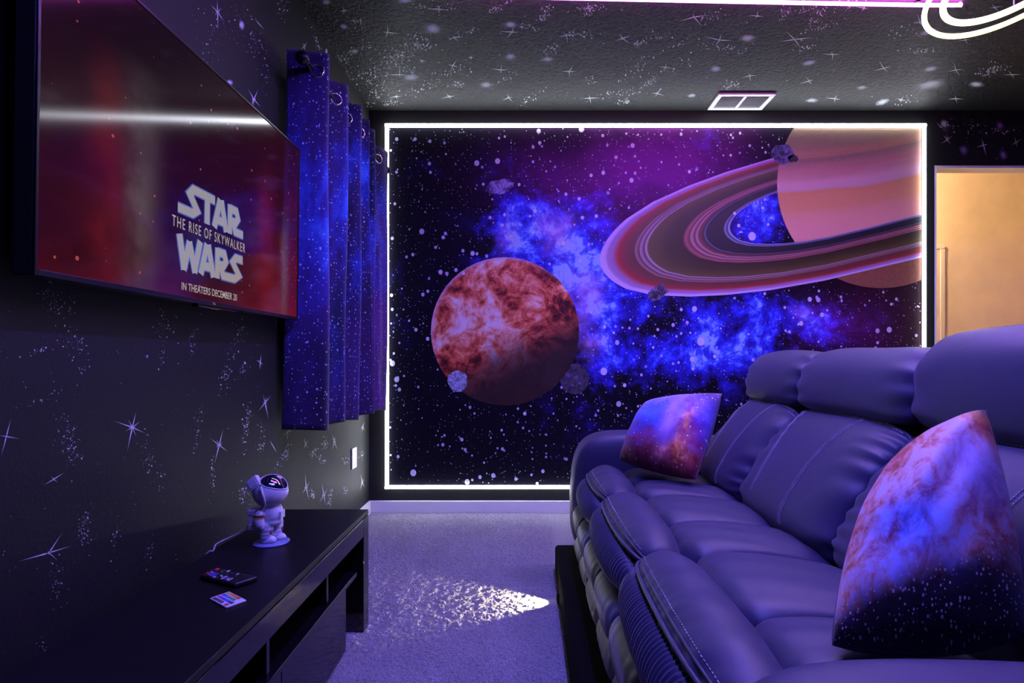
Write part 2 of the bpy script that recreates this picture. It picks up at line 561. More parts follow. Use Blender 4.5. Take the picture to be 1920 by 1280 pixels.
# red planet
def mars_mat():
    k = Mat('printed_red_planet'); p = k.pos(); s = k.sep(p)
    cx, cz, r = mx(947), mz(621), 139 * SCL
    dx = k.math('DIVIDE', k.math('SUBTRACT', s[0], cx), r); dz = k.math('DIVIDE', k.math('SUBTRACT', s[2], cz), r)
    n1, c1 = k.noise(p, 3.2, 7, .65, 1.2); n2, _ = k.noise(p, 9, 6, .7, 1.0)
    f = k.math('MULTIPLY_ADD', n2, .45, k.math('MULTIPLY', n1, .75))
    f = k.math('MULTIPLY_ADD', k.math('SUBTRACT', f, .60), 1.7, .585)
    wb = k.blob(dx, dz, -.45, .22, .35, .3)
    f = k.math('MULTIPLY_ADD', wb, .16, f)
    col = k.ramp(f, [(.36, (.05, .008, .006)), (.47, (.22, .02, .012)), (.56, (.66, .11, .045)), (.64, (.85, .26, .13)), (.72, (.95, .52, .38)), (.82, (.95, .82, .78))])
    sh = k.math('ADD', k.math('MULTIPLY', dx, .42), k.math('MULTIPLY', dz, -.85))
    sh = k.math('MULTIPLY_ADD', k.math('SUBTRACT', n1, .5), .5, sh)
    col = k.mix(k.ramp(sh, [(0.02, 0), (.14, .25), (.36, .82), (.58, .98)]), col, (.022, .012, .012))
    rr = k.math('ADD', k.math('MULTIPLY', dx, dx), k.math('MULTIPLY', dz, dz))
    rim = k.math('MULTIPLY', k.ramp(rr, [(.90, 0), (.99, 1)]), k.ramp(k.math('MULTIPLY_ADD', dx, -.5, k.math('MULTIPLY', dz, .7)), [(.1, 0), (.6, .8)]))
    col = k.mix(rim, col, (.75, .45, .60))
    return k.set(col=col, rough=.55, spec=.3).m


obj('red_planet_print', mdisc(947, 621, 139, .0016), mars_mat(), mural, label='red cratered planet')


# ringed planet: outline clipped to the mural edge
def saturn_mat():
    k = Mat('printed_ringed_planet'); p = k.pos(); s = k.sep(p)
    px = k.math('MULTIPLY_ADD', k.math('SUBTRACT', s[0], 0), 1 / SCL, VX)
    py = k.math('MULTIPLY_ADD', k.math('SUBTRACT', s[2], EYE), -1 / SCL, VY)
    dx = k.math('SUBTRACT', px, 1640)
    y = k.math('ADD', py, k.math('MULTIPLY', dx, .17)); y = k.math('ADD', y, k.math('MULTIPLY', k.math('MULTIPLY', dx, dx), .0004))
    nz, _ = k.noise(k.comb(0.0, k.math('MULTIPLY', y, .09), 0.0), 1.0, 4, .7)
    nz2, _ = k.noise(k.comb(k.math('MULTIPLY', px, .012), k.math('MULTIPLY', y, .05), 0.0), 1.0, 3, .6)
    yy = k.math('MULTIPLY_ADD', k.math('SUBTRACT', nz2, .5), 12, y)
    yy = k.math('MULTIPLY_ADD', k.math('SUBTRACT', nz, .5), 18, yy)
    t = k.math('DIVIDE', k.math('SUBTRACT', yy, 200), 350)
    col = k.ramp(t, [(.05, (.17, .13, .07)), (.17, (.30, .21, .12)), (.22, (.52, .25, .14)), (.24, (.26, .17, .13)), (.30, (.60, .25, .22)), (.34, (.66, .32, .28)), (.37, (.80, .44, .46)), (.40, (.72, .46, .48)),
                     (.415, (.78, .34, .12)), (.50, (.84, .38, .15)), (.56, (.92, .42, .28)), (.66, (.95, .44, .34)), (.72, (.70, .16, .12)), (.755, (.45, .05, .05)), (.80, (.30, .07, .03)), (1.0, (.28, .09, .03))])
    f, _ = k.noise(p, 60, 3)
    col = k.mix(k.math('MULTIPLY', f, .2), col, (.85, .6, .4))
    return k.set(col=col, rough=.5, spec=.35).m


pts = []
for i in range(140):
    th = 2 * PI * i / 140
    x, y = 1652 + 195 * math.cos(th), 345 + 195 * math.sin(th)
    pts.append((min(x, 1727.5), max(y, 239)))
poly = [Vector((mx(x), MY - .0016, mz(y))) for x, y in pts]
cp = []
for q in poly:
    if not cp or (q - cp[-1]).length > 1e-5: cp.append(q)
obj('ringed_planet_print', (cp[::-1], [tuple(range(len(cp)))]), saturn_mat(), mural, label='banded orange ringed planet')


def ring_mat():
    k = Mat('printed_planet_rings'); u = k.sep(k.uv())
    n, _ = k.noise(k.comb(k.math('MULTIPLY', u[0], 60.0), 0.0, 0.0), 1.0, 4, .8)
    r = u[0]                     # 0 inner edge .. 1 outer edge
    W, L, D = (.80, .62, .85), (.40, .17, .42), (.030, .022, .030)
    R, B, O = (.42, .035, .03), (.17, .06, .035), (.12, .085, .022)
    def q(px): return 1 - (px - 1125) / 244.0
    st = [(q(1369), (.25, .3, .55)), (q(1366), (.45, .5, .8)), (q(1364), D), (q(1359), (.3, .33, .6)), (q(1357), D), (q(1324), (.020, .022, .028)), (q(1322), (.2, .2, .35)), (q(1320), D),
          (q(1310), (.25, .06, .06)), (q(1306), (.55, .3, .32)), (q(1303), (.12, .03, .03)), (q(1296), (.6, .28, .30)), (q(1293), (.14, .04, .04)), (q(1286), (.45, .14, .15)), (q(1280), (.05, .03, .015)),
          (q(1250), (.07, .052, .018)), (q(1215), (.15, .11, .03)), (q(1211), (.6, .42, .5)), (q(1208), (.1, .06, .05)), (q(1201), (.5, .3, .35)), (q(1198), (.12, .06, .05)), (q(1192), (.42, .2, .2)), (q(1189), (.15, .06, .035)),
          (q(1172), (.24, .05, .04)), (q(1160), R), (q(1154), (.55, .10, .12)), (q(1148), (.42, .24, .50)), (q(1138), (.48, .30, .62)), (q(1135), (.74, .56, .86)), (q(1125), (.78, .62, .90))]
    col = k.ramp(r, st[:32])
    col = k.mix(k.math('MULTIPLY', n, .25), col, k.mix(.5, col, (0, 0, 0)))
    hi = k.ramp(u[1], [(.25, 1), (.5, 0)])
    col = k.mix(k.math('MULTIPLY', hi, .45), col, k.mix(1.0, col, (.75, .35, 1.0), 'MULTIPLY'))
    return k.set(col=col, rough=.45, spec=.4).m


TB = [(0, 0), (6, 24), (20, 45), (50, 66), (98, 87), (167, 104), (235, 115), (318, 123), (420, 126), (600, 120), (830, 108), (1300, 80)]


def tb(t):
    for (a, b), (c, d) in zip(TB, TB[1:]):
        if t <= c: return b + (d - b) * (t - a) / (c - a)
    return TB[-1][1]


def tbs(t):      # smooth start: square-root shape near the tip
    if t < 50: return 66 * math.sqrt(max(t, 0) / 50) * (1 + 0.0)
    return tb(t)


def ring_pt(r, t, sgn, dy):
    x = 1125 + t; m = 486 - .2045 * t; b = tbs(t)
    y = m + sgn * b
    X, Yp = 1560 + (x - 1560) * r, 380 + (y - 380) * r
    return X, Yp


def ring(sgn, xmax, dy):
    nr, ns = 60, 90
    def fn(u, v):
        r = .44 + .56 * u
        left = 1560 - 435 * r
        xm = xmax
        x = left + (xm - left) * v ** 2
        t = (x - 1560) / r + 435
        X, Yp = ring_pt(r, t, sgn, dy)
        return Vector((mx(X), MY - dy, mz(Yp)))
    g, uv = grid(fn, nr, ns)
    uv = [(a, .5 + .5 * sgn * b) for a, b in uv]
    if sgn > 0: g = (g[0], [f[::-1] for f in g[1]])
    return g, uv


RM = ring_mat()
g, uv = ring(-1, 1480, .0010); obj('ring_print', g, RM, mural, uv=uv, label='far half of the printed rings')
g, uv = ring(1, 1727.5, .0022); obj('ring_print', g, RM, mural, uv=uv, label='near half of the printed rings')


def rock_mat(name, dark, light, sc, lo=.42, hi=.6):
    k = Mat(name); p = k.pos()
    n, _ = k.noise(p, sc, 6, .75, .8)
    return k.set(col=k.ramp(n, [(lo, dark), (hi, light)]), rough=.6).m


def rock(px, py, rx, ry, mat, seed, dy=.0028, jag=.22, tilt=0):
    rn = random.Random(seed); rs = [1 - jag * rn.random() for _ in range(26)]
    c, s_ = math.cos(tilt), math.sin(tilt)
    g = poly_disc((mx(px), MY - dy, mz(py)), (rx * SCL * c, 0, rx * SCL * s_), (-ry * SCL * s_, 0, ry * SCL * c), 26, lambda q: rs[q])
    return obj('asteroid_print', g, mat, mural)


lav = rock_mat('printed_lavender_rock', (.03, .02, .10), (.42, .36, .78), 16)
vio = rock_mat('printed_violet_rock', (.012, .010, .04), (.17, .14, .42), 30)
pal = rock_mat('printed_pale_rock', (.12, .16, .30), (.70, .78, .95), 60)
moon = rock_mat('printed_dark_moon', (.012, .010, .02), (.10, .08, .14), 22, .4, .62)
rock(937, 350, 30, 15, lav, 1, tilt=.25)
rock(858, 714, 20, 21, pal, 2, jag=.12)
rock(1077, 710, 27, 29, moon, 3, dy=.0012, jag=.02)
rock(1466, 289, 22, 21, vio, 4, jag=.2)
rock(1487, 297, 11, 9, moon, 5, jag=.3)
rock(1233, 549, 24, 15, rock_mat('printed_grey_rock', (.01, .01, .02), (.22, .18, .32), 34), 6, jag=.3, tilt=.5)
for q, (dx, dy_, r) in enumerate(((-12, -8, 5), (3, -6, 5), (10, 8, 4), (-4, 12, 3))):
    obj('crater_print', mdisc(1077 + dx, 710 + dy_, r, .0016), vio, mural)

# star dots of the print
rn = random.Random(11)
V, Fc, fd = [], [], []


def dot(px, py, r, col, dy):
    n = 10; b = len(V)
    for k in range(n):
        V.append(Vector((mx(px + r * math.cos(2 * PI * k / n)), MY - dy, mz(py - 1.15 * r * math.sin(2 * PI * k / n))))); fd.append((*col, 1))
    Fc.append(tuple(range(b, b + n)))


def on_print(x, y):
    if (x - 947) ** 2 + (y - 621) ** 2 < 145 ** 2: return True
    if (x - 1652) ** 2 + (y - 345) ** 2 < 200 ** 2: return True
    t = x - 1125
    if t > 0:
        m, b = 486 - .2045 * t, tbs(t)
        X = (x - 1560) / .44 + 1560; Yq = (y - 380) / .44 + 380; t2 = X - 1125
        inside = t2 > 0 and abs(Yq - (486 - .2045 * t2)) < tbs(t2)
        if abs(y - m) < b + 4 and not inside: return True
    return False


big = [(933, 302, 6), (894, 306, 6), (791, 434, 6), (1010, 246, 5), (1090, 243, 6), (1186, 273, 5), (1131, 324, 4.5), (1184, 338, 5), (744, 261, 4), (1012, 268, 4), (736, 681, 6), (744, 711, 6), (749, 730, 4),
       (775, 886, 7), (876, 903, 6), (925, 891, 5), (900, 894, 4), (1018, 883, 4), (984, 775, 4), (1132, 696, 8), (1157, 642, 5), (1171, 722, 4), (1160, 757, 6), (1302, 579, 6), (1314, 640, 9), (1410, 443, 9),
       (1518, 561, 5), (1534, 562, 5), (1541, 590, 5), (1502, 606, 5), (1645, 620, 5), (1667, 618, 6), (1298, 673, 6), (1340, 668, 4), (1262, 609, 4), (855, 506, 4), (838, 513, 4), (869, 512, 4), (826, 510, 5), (886, 475, 5),
       (1056, 456, 5), (1092, 408, 4), (1118, 405, 4), (1377, 400, 3.5), (1385, 423, 4), (1440, 421, 3), (1155, 295, 4), (831, 445, 4), (793, 552, 4), (780, 618, 4), (802, 635, 4)]
for x, y, r in big: dot(x, y, r * .8, (.72, .72, .92), .0020 if not on_print(x, y) else .0024)
n = 0
while n < 1500:
    x, y = rn.uniform(730, 1725), rn.uniform(242, 908)
    if on_print(x, y): continue
    r = .7 + 2.4 * rn.random() ** 5
    c = rn.choice([(.75, .75, .92), (.8, .8, .9), (.62, .66, .95), (.4, .5, 1.0), (.75, .5, .9)] if rn.random() < .6 else [(.7, .7, .9)])
    dot(x, y, r, c, .0005); n += 1
k = Mat('printed_star_ink'); at = k.n('ShaderNodeAttribute'); at.attribute_name = 'fade'
k.set(col=at.outputs['Color'], rough=.55)
obj('star_print', (V, [f[::-1] for f in Fc]), k.m, mural, fade=fd, kind='stuff', label='scattered white printed stars')

# ------------------------------------------------------------------ light strips round the mural
MT['led'] = glow('white_led_diffuser', (0.86, 0.90, 1.0), LED_POWER)
ledx0, ledx1, ledz0, ledz1 = mx(726), mx(1731), mz(912.5), mz(236)
leds = thing('mural_light_strip', ((ledx0 + ledx1) / 2, WB, ledz0), 'glowing white light strip outlining the space mural on all four sides', 'light strip')
hw = .0125
for (a, b) in (((ledx0, ledz1), (ledx1, ledz1)), ((ledx0, ledz0), (ledx1, ledz0)), ((ledx0, ledz0), (ledx0, ledz1)), ((ledx1, ledz0), (ledx1, ledz1))):
    hor = a[1] == b[1]
    ex = hw if hor else 0
    x0, x1 = (a[0] - ex, b[0] + ex) if hor else (a[0] - hw, a[0] + hw)
    z0, z1 = (a[1] - hw, a[1] + hw) if hor else (a[1] + hw, b[1] - hw)
    ch = obj('channel', box(x0, x1, MY - .006, WB - .0005, z0, z1), MT['black_metal'], leds)
    n = 24
    # softly rounded diffuser
    pr = [(-hw, 0), (-hw * .9, .007), (-hw * .5, .0105), (0, .0115), (hw * .5, .0105), (hw * .9, .007), (hw, 0)]
    VV, FF = [], []
    for e in (0, 1):
        for (q, d) in pr:
            if hor: VV.append(Vector((x0 if e == 0 else x1, MY - .006 - d, a[1] + q)))
            else: VV.append(Vector((a[0] + q, MY - .006 - d, z0 if e == 0 else z1)))
    m = len(pr)
    for i in range(m - 1): FF.append((i, i + 1, m + i + 1, m + i))
    FF += [tuple(range(m)), tuple(range(2 * m - 1, m - 1, -1))]
    if not hor: FF = [f[::-1] for f in FF]
    obj('diffuser', (VV, FF), MT['led'], ch, smooth=False)

# ------------------------------------------------------------------ painted stars on walls and ceiling


def on_left(px, py, d=.0012):
    X = WL + d; Y = X * F / (px - VX); return Vector((X, Y, EYE - (py - VY) / F * Y))


def on_ceil(px, py, d=.0012):
    Z = CH - d; Y = (Z - EYE) * F / (VY - py); return Vector(((px - VX) / F * Y, Y, Z))


def on_back(px, py, d=.0012):
    return P(px, py, WB - d)


def painted_star(fn, px, py, spikes, parent, core=3.0):
    """spikes: (dx, dy) pixel-ish tips as brushed in the photograph; unprojected onto the wall plane"""
    V, Fc, fd = [], [], []
    c = fn(px, py)
    for dx, dy in spikes:
        L = math.hypot(dx, dy); nx, ny = -dy / L, dx / L; wd = .55 + L * .012
        b = len(V)
        V += [c, fn(px + dx * .14 + nx * wd, py + dy * .14 + ny * wd), fn(px + dx, py + dy), fn(px + dx * .14 - nx * wd, py + dy * .14 - ny * wd), fn(px + dx * .55 + nx * wd * .45, py + dy * .55 + ny * wd * .45), fn(px + dx * .55 - nx * wd * .45, py + dy * .55 - ny * wd * .45)]
        fd += [1, 1, .25, 1, .9, .9]
        Fc += [(b, b + 1, b + 4, b + 5, b + 3), (b + 4, b + 2, b + 5)]
    b = len(V)
    V.append(c); fd.append(1)
    for k in range(10):
        V.append(fn(px + core * math.cos(k * PI / 5), py + core * math.sin(k * PI / 5), .0016)); fd.append(.25)
    Fc += [(b, b + 1 + k, b + 1 + (k + 1) % 10) for k in range(10)]
    return obj('painted_star', (V, Fc), MT['star_paint'], parent, fade=fd)


def smudge(fn, px, py, rx, ry, parent, mat, tilt=0.0, mx_=.95, seed=0):
    rn = random.Random(seed + int(px * 7 + py))
    V, Fc, fd = [fn(px, py)], [], [mx_]
    n = 16
    for j, (rr, al) in enumerate(((.35, mx_ * .75), (.7, mx_ * .25), (1.0, 0))):
        for k in range(n):
            th = 2 * PI * k / n; q = rr * (1 + .25 * (rn.random() - .5))
            a, b_ = rx * q * math.cos(th), ry * q * math.sin(th)
            V.append(fn(px + a * math.cos(tilt) - b_ * math.sin(tilt), py + a * math.sin(tilt) + b_ * math.cos(tilt))); fd.append(al)
    for k in range(n):
        k2 = (k + 1) % n
        Fc.append((0, 1 + k, 1 + k2))
        for j in (0, 1): Fc.append((1 + j * n + k, 1 + (j + 1) * n + k, 1 + (j + 1) * n + k2, 1 + j * n + k2))
    return obj('painted_nebula', (V, Fc), mat, parent, fade=fd)


rs = random.Random(5)


def rand_spikes(L, flat=.55, fade=1.0, n=4):
    a0 = rs.uniform(-.5, .3)
    out = []
    for k in range(n):
        a = a0 + 2 * PI * k / n + rs.uniform(-.25, .25)
        l = L * rs.uniform(.5, 1.35)
        out.append((l * math.cos(a), l * math.sin(a) * flat))
    return out


# left wall (pixel positions read off the photograph)
painted_star(on_left, 248, 801, [(-37, -13), (8, -32), (27, 12), (-10, 47), (-8, -16), (16, -12), (-14, 8), (8, 18)], wall_left, 6)
painted_star(on_left, 411, 834, [(-19, -14), (8, -32), (18, 14), (-9, 36), (7, -6), (-6, 6), (-4, -10)], wall_left, 5)
painted_star(on_left, 497, 755, [(-14, 17), (12, -15), (7, 33), (-4, -17), (4, -14)], wall_left, 3.5)
painted_star(on_left, 488, 679, [(-8, -5), (5, 5), (-1, 15), (2, -16)], wall_left, 2)
painted_star(on_left, 12, 818, [(28, 5), (9, -36), (-10, 38), (-14, -2)], wall_left, 3)
painted_star(on_left, 101, 898, [(22, -14), (-20, 12), (-6, -6), (8, 7)], wall_left, 3)
painted_star(on_left, 92, 1036, [(45, -14), (-60, 17), (26, -40), (18, 16)], wall_left, 3.5)
painted_star(on_left, 574, 914, [(-2, -30), (6, 26), (-8, 12), (7, -12)], wall_left, 3.5)
painted_star(on_left, 607, 928, [(-4, -26), (4, 20), (-9, 16), (8, -14)], wall_left, 3.5)
painted_star(on_left, 679, 903, [(-3, -16), (5, 12), (-4, 18), (4, -6)], wall_left, 2.5)
painted_star(on_left, 627, 828, [(-5, -18), (6, 17), (-5, 18), (2, -12)], wall_left, 3)
painted_star(on_left, 573, 832, [(-3, -14), (5, 9), (-4, 12), (6, -8)], wall_left, 2)
painted_star(on_left, 512, 836, [(-7, -12), (8, 14)], wall_left, 1.5)
painted_star(on_left, 680, 800, [(-2, 10), (3, -10), (4, 8), (-4, 2)], wall_left, 2)
painted_star(on_left, 408, 22, [(-14, -14), (1, 34), (13, 20), (-1, -24), (-6, 8), (9, -8)], wall_left, 4)
painted_star(on_left, 476, 186, [(-12, -22), (9, -20), (-6, 14), (14, 16), (-1, 16)], wall_left, 4)
painted_star(on_left, 571, 86, [(-9, 10), (6, -9), (1, 14), (-3, -6)], wall_left, 2.5)
painted_star(on_left, 486, 45, [(-8, -10), (10, 11)], wall_left, 1.5)
smudge(on_left, 453, 47, 6, 11, wall_left, MT['smudge_paint'], -.2)
smudge(on_left, 430, 155, 9, 7, wall_left, MT['smudge_paint'])
smudge(on_left, 276, 668, 3, 6, wall_left, MT['violet_smudge'])
smudge(on_left, 612, 98, 3, 11, wall_left, MT['smudge_paint'])
# ceiling
cs = [(727, 61, 22), (823, 17, 26), (852, 70, 16), (960, 60, 20), (1062, 66, 24), (1167, 72, 22), (1301, 32, 30), (749, 140, 20), (849, 123, 18), (939, 131, 16), (743, 181, 16), (842, 181, 15), (954, 183, 15), (1067, 134, 18),
      (1248, 126, 18), (1232, 175, 18), (1106, 184, 20), (791, 114, 8), (883, 108, 7), (1349, 75, 26), (1490, 74, 30), (1561, 102, 20), (1406, 142, 20), (1657, 128, 30), (1792, 131, 34), (1517, 152, 18), (1565, 185, 16), (1725, 42, 26), (1810, 75, 14),
      (1897, 140, 22), (1865, 14, 22), (1690, 187, 16), (1792, 185, 16), (645, 20, 14), (1620, 15, 18), (1420, 30, 16)]
for x, y, L in cs: painted_star(on_ceil, x, y, rand_spikes(L), ceiling, 2.6)
for x, y, rx, ry, t in ((812, 54, 17, 10, .2), (957, 46, 13, 6, 0), (957, 106, 12, 6, 0), (1027, 111, 14, 5, 0), (911, 159, 13, 6, 0), (771, 145, 18, 7, 0), (665, 96, 8, 5, 0), (645, 50, 9, 5, .3), (1297, 179, 10, 4, -.1), (759, 1, 18, 5, 0), (612, 4, 9, 5, 0),
                        (1402, 71, 17, 7, -.1), (1342, 129, 12, 6, 0), (1517, 118, 16, 5, -.2), (1745, 129, 16, 5, -.2), (1616, 164, 12, 4, -.1), (1522, 188, 14, 4, -.1), (1655, 191, 14, 5, -.3), (1740, 60, 20, 6, -.3), (1830, 158, 14, 5, 0), (1744, 158, 30, 8, -.2)):
    smudge(on_ceil, x, y, rx * 1.15, ry * 1.3, ceiling, MT['smudge_paint'], t, .9)
# back wall right of the mural
for x, y, sp in ((1776, 262, [(10, -8), (-12, 8), (8, 10), (-8, -10), (0, -12)]), (1844, 272, [(-4, -14), (6, 22), (-14, 4), (10, -2)]), (1905, 267, [(12, -8), (-10, 6), (2, 10), (-3, -12)])):
    painted_star(on_back, x, y, sp, wall_back, 2.6)
for x, y, m in ((1807, 281, 'violet_smudge'), (1881, 290, 'violet_smudge'), (1770, 232, 'smudge_paint'), (1875, 236, 'violet_smudge')):
    smudge(on_back, x, y, 9, 11, wall_back, MT[m], -.4, .6)


def speckles(fn, clusters, parent, loose, seed, area):
    rn = random.Random(seed); V, Fc, fd = [], [], []
    def dab(x, y, r, al):
        b = len(V); el = rn.uniform(.8, 1.4)
        for k in range(6):
            V.append(fn(x + r * math.cos(k * PI / 3), y + r * el * math.sin(k * PI / 3))); fd.append(al)
        Fc.append(tuple(range(b, b + 6)))
    for cx, cy, sx, sy, tilt, n in clusters:
        for _ in range(n):
            a, b_ = rn.gauss(0, .5) * sx, rn.gauss(0, .5) * sy
            x = cx + a * math.cos(tilt) - b_ * math.sin(tilt); y = cy + a * math.sin(tilt) + b_ * math.cos(tilt)
            dab(x, y, .35 + 1.3 * rn.random() ** 3, rn.uniform(.35, .95))
    for _ in range(loose):
        dab(rn.uniform(area[0], area[2]), rn.uniform(area[1], area[3]), .3 + .9 * rn.random() ** 4, rn.uniform(.3, .8))
    return obj('paint_speckles', (V, Fc), MT['star_paint'], parent, fade=fd, kind='stuff')


lw = [(100, 560, 40, 25, .4, 110), (140, 640, 22, 45, -.6, 80), (75, 655, 40, 8, -.4, 25), (310, 605, 30, 25, -.5, 70), (303, 665, 10, 30, .1, 25), (360, 640, 10, 30, .2, 30), (450, 630, 12, 35, .3, 40), (425, 700, 12, 40, .25, 55), (455, 690, 10, 20, .3, 30),
      (130, 830, 20, 55, -.2, 120), (75, 750, 50, 6, -.45, 25), (275, 850, 10, 45, -.1, 50), (372, 800, 8, 45, .1, 50), (462, 795, 9, 40, .05, 90), (400, 880, 6, 40, 0, 30), (455, 925, 12, 25, -.4, 60), (490, 830, 8, 30, .1, 40), (300, 900, 10, 30, 0, 20), (160, 990, 16, 40, .1, 90),
      (220, 1000, 8, 30, .2, 35), (105, 1090, 15, 45, 0, 60), (280, 1040, 10, 25, .3, 30), (80, 1220, 14, 40, .1, 25), (535, 850, 7, 22, .4, 70), (588, 850, 8, 12, .3, 60), (603, 862, 8, 10, 0, 40), (610, 832, 6, 12, 0, 30), (620, 930, 4, 14, .1, 60), (585, 925, 5, 12, .2, 30),
      (648, 920, 4, 8, 0, 25), (647, 865, 5, 10, .6, 25), (678, 850, 4, 12, 0, 25), (540, 810, 6, 14, .2, 30), (150, 690, 10, 10, 0, 10), (430, 45, 50, 50, 0, 90), (480, 80, 18, 30, -.2, 60), (390, 110, 30, 40, .3, 40), (530, 20, 18, 20, 0, 40), (590, 70, 6, 40, -.3, 50), (610, 130, 5, 40, -.3, 60),
      (500, 140, 20, 40, 0, 30), (520, 890, 6, 20, 0, 25)]
speckles(on_left, lw, wall_left, 420, 3, (0, 560, 690, 1240))
ce = []
for _ in range(46):
    x = rs.uniform(620, 1900); y = rs.uniform(6, 196)
    if 1320 < x < 1460 and 165 < y < 210: continue
    ce.append((x, y, rs.uniform(14, 45), rs.uniform(6, 14), rs.uniform(-.7, .2), rs.randint(30, 80)))
ce += [(740, 110, 40, 25, -.4, 260), (700, 150, 25, 30, 0, 160), (780, 75, 25, 20, 0, 90), (1160, 175, 60, 8, -.1, 90)]
speckles(on_ceil, ce, ceiling, 300, 4, (640, 4, 1910, 200))
speckles(on_back, [(1775, 235, 25, 12, 0, 40), (1875, 245, 30, 10, 0, 40), (1830, 235, 30, 20, 0, 30)], wall_back, 60, 9, (1756, 216, 1918, 305))

# ------------------------------------------------------------------ ceiling vent, outlet plate
vent = thing('ceiling_vent', (1.405, 3.725, CH), 'white two-section air vent on the black ceiling above the mural', 'vent')
vx0, vx1, vy0, vy1 = 1.222, 1.588, 3.612, 3.842
bevel(obj('frame', join(box(vx0, vx1, vy0, vy0 + .03, CH - .012, CH - .0005), box(vx0, vx1, vy1 - .03, vy1, CH - .012, CH - .0005), box(vx0, vx0 + .03, vy0 + .03, vy1 - .03, CH - .012, CH - .0005), box(vx1 - .03, vx1, vy0 + .03, vy1 - .03, CH - .012, CH - .0005),
                        box(1.395, 1.415, vy0 + .03, vy1 - .03, CH - .012, CH - .0005)), MT['white_plastic'], vent), .002)
obj('backing', box(vx0 + .028, vx1 - .028, vy0 + .028, vy1 - .028, CH - .003, CH - .0004), MT['white_plastic'], vent)
for a, b in ((vx0 + .03, 1.395), (1.415, vx1 - .03)):
    for i in range(10):
        y = vy0 + .04 + i * .0167
        obj('slat', obox(((a + b) / 2, y, CH - .008), ((b - a) / 2, 0, 0), (0, .0075, .003), (0, -.0004, .001)), MT['white_plastic'], vent)
pl = thing('wall_plate', (WL, 3.525, .375), 'small white blank wall plate on the starry left wall under the curtain', 'wall plate')
bevel(obj('cover', box(WL + .0005, WL + .007, 3.478, 3.572, .372, .50), MT['white_plastic'], pl), .002)
for z in (.395, .477):
    obj('screw', orient(lathe([(.003, 0), (.003, .0012), (.001, .0018)], n=10), frame((WL + .007, 3.525, z), (1, 0, 0))), MT['chrome'], pl)

# ------------------------------------------------------------------ neon
MT['neon_magenta'] = glow('magenta_neon', (1.0, 0.10, 1.0), NEON_MAGENTA)
MT['fill_violet'] = glow('violet_fill_glow', (0.16, 0.135, 1.0), FILL_VIOLET)
MT['fill_lavender'] = glow('lavender_fill_glow', (0.46, 0.30, 1.0), FILL_LAVENDER)
MT['neon_yellow'] = glow('warm_white_neon', (1.0, 0.86, 0.32), NEON_YELLOW)
zt = CH - .016
neon = thing('ceiling_neon_outline', (1.0, 1.4, CH), 'long magenta neon tube running across the ceiling at the top edge, plus added unseen fill tubes', 'neon tube')
a = (-.35, 2.625, zt); b = (2.03, 2.70, zt)
obj('magenta_tube', tube(catmull([a, (.8, 2.664, zt), (1.95, 2.697, zt), (2.045, 2.685, zt)], 40), .0085, 10), MT['neon_magenta'], neon, smooth=True)
for q in (.1, .7, 1.3, 1.85):
    y = 2.639 + (q + .35) * .0252
    obj('mounting_clip', box(q - .008, q + .008, y - .012, y + .012, CH - .008, CH - .0005), MT['black_metal'], neon)
VT = .30
obj('added_violet_fill', tube(catmull([(VT, 2.2, zt - .02), (VT, .1, zt - .02)], 12), .010, 10), MT['fill_violet'], neon, smooth=True)  # violet fill light for the room, added out of view
obj('added_fill_channel', join(box(VT - .02, VT + .02, .1, 2.2, CH - .016, CH - .0005), box(VT - .02, VT - .016, .1, 2.2, CH - .045, CH - .016), box(VT + .016, VT + .02, .1, 2.2, CH - .045, CH - .016)), MT['black_metal'], neon)  # added with the fill tube, keeps its light off the ceiling

obj('added_lavender_fill', tube([(VT + .03, 2.46, zt - .02), (2.3, 2.46, zt - .02)], .010, 10), MT['fill_lavender'], neon, smooth=True)  # second fill light, added out of view to brighten the mural
obj('added_fill_channel', join(box(VT + .02, 2.3, 2.44, 2.48, CH - .016, CH - .0005), box(VT + .02, 2.3, 2.44, 2.444, CH - .045, CH - .016), box(VT + .02, 2.3, 2.476, 2.48, CH - .045, CH - .016)), MT['black_metal'], neon)  # added channel, shields the ceiling from this fill tube

sign = thing('planet_neon_sign', P(1910, -51, 2.0) + Vector((0, 0, -.23)), 'hanging warm white neon sign with two tilted planet ring tubes', 'neon sign')
SY = 2.0
th = math.radians(30)


def ell(aa, bb, n=72, dy=0):
    return [P(1910 + aa * math.cos(t) * math.cos(th) - bb * math.sin(t) * math.sin(th), -51 - aa * math.cos(t) * math.sin(th) - bb * math.sin(t) * math.cos(th), SY + dy) for t in [2 * PI * k / n for k in range(n)]]


obj('outer_ring_tube', tube(ell(200, 75), .0085, 10, closed=True), MT['neon_yellow'], sign, smooth=True)
obj('inner_ring_tube', tube(ell(160.7, 56), .0105, 10, closed=True), MT['neon_yellow'], sign, smooth=True)
obj('planet_tube', tube([P(1910 + 44 * math.cos(2 * PI * k / 40), -54 + 44 * math.sin(2 * PI * k / 40), SY + .02) for k in range(40)], .008, 10, closed=True), MT['neon_magenta'], sign, smooth=True)
# clear hanging wires and a black back bar that carries the tubes
q = P(1901, 14, SY); obj('hanging_wire', tube([q, (q.x, q.y, CH)], .0022, 6), MT['white_plastic'], sign)
q = P(1990, -60, SY); obj('hanging_wire', tube([q, (q.x, q.y, CH)], .0022, 6), MT['white_plastic'], sign)
q0, q1 = ell(200, 75)[0], ell(200, 75)[36]
obj('crossbar', tube([P(1901, -25, SY + .012), P(1905, -130, SY + .012)], .004, 6), MT['black_metal'], sign)

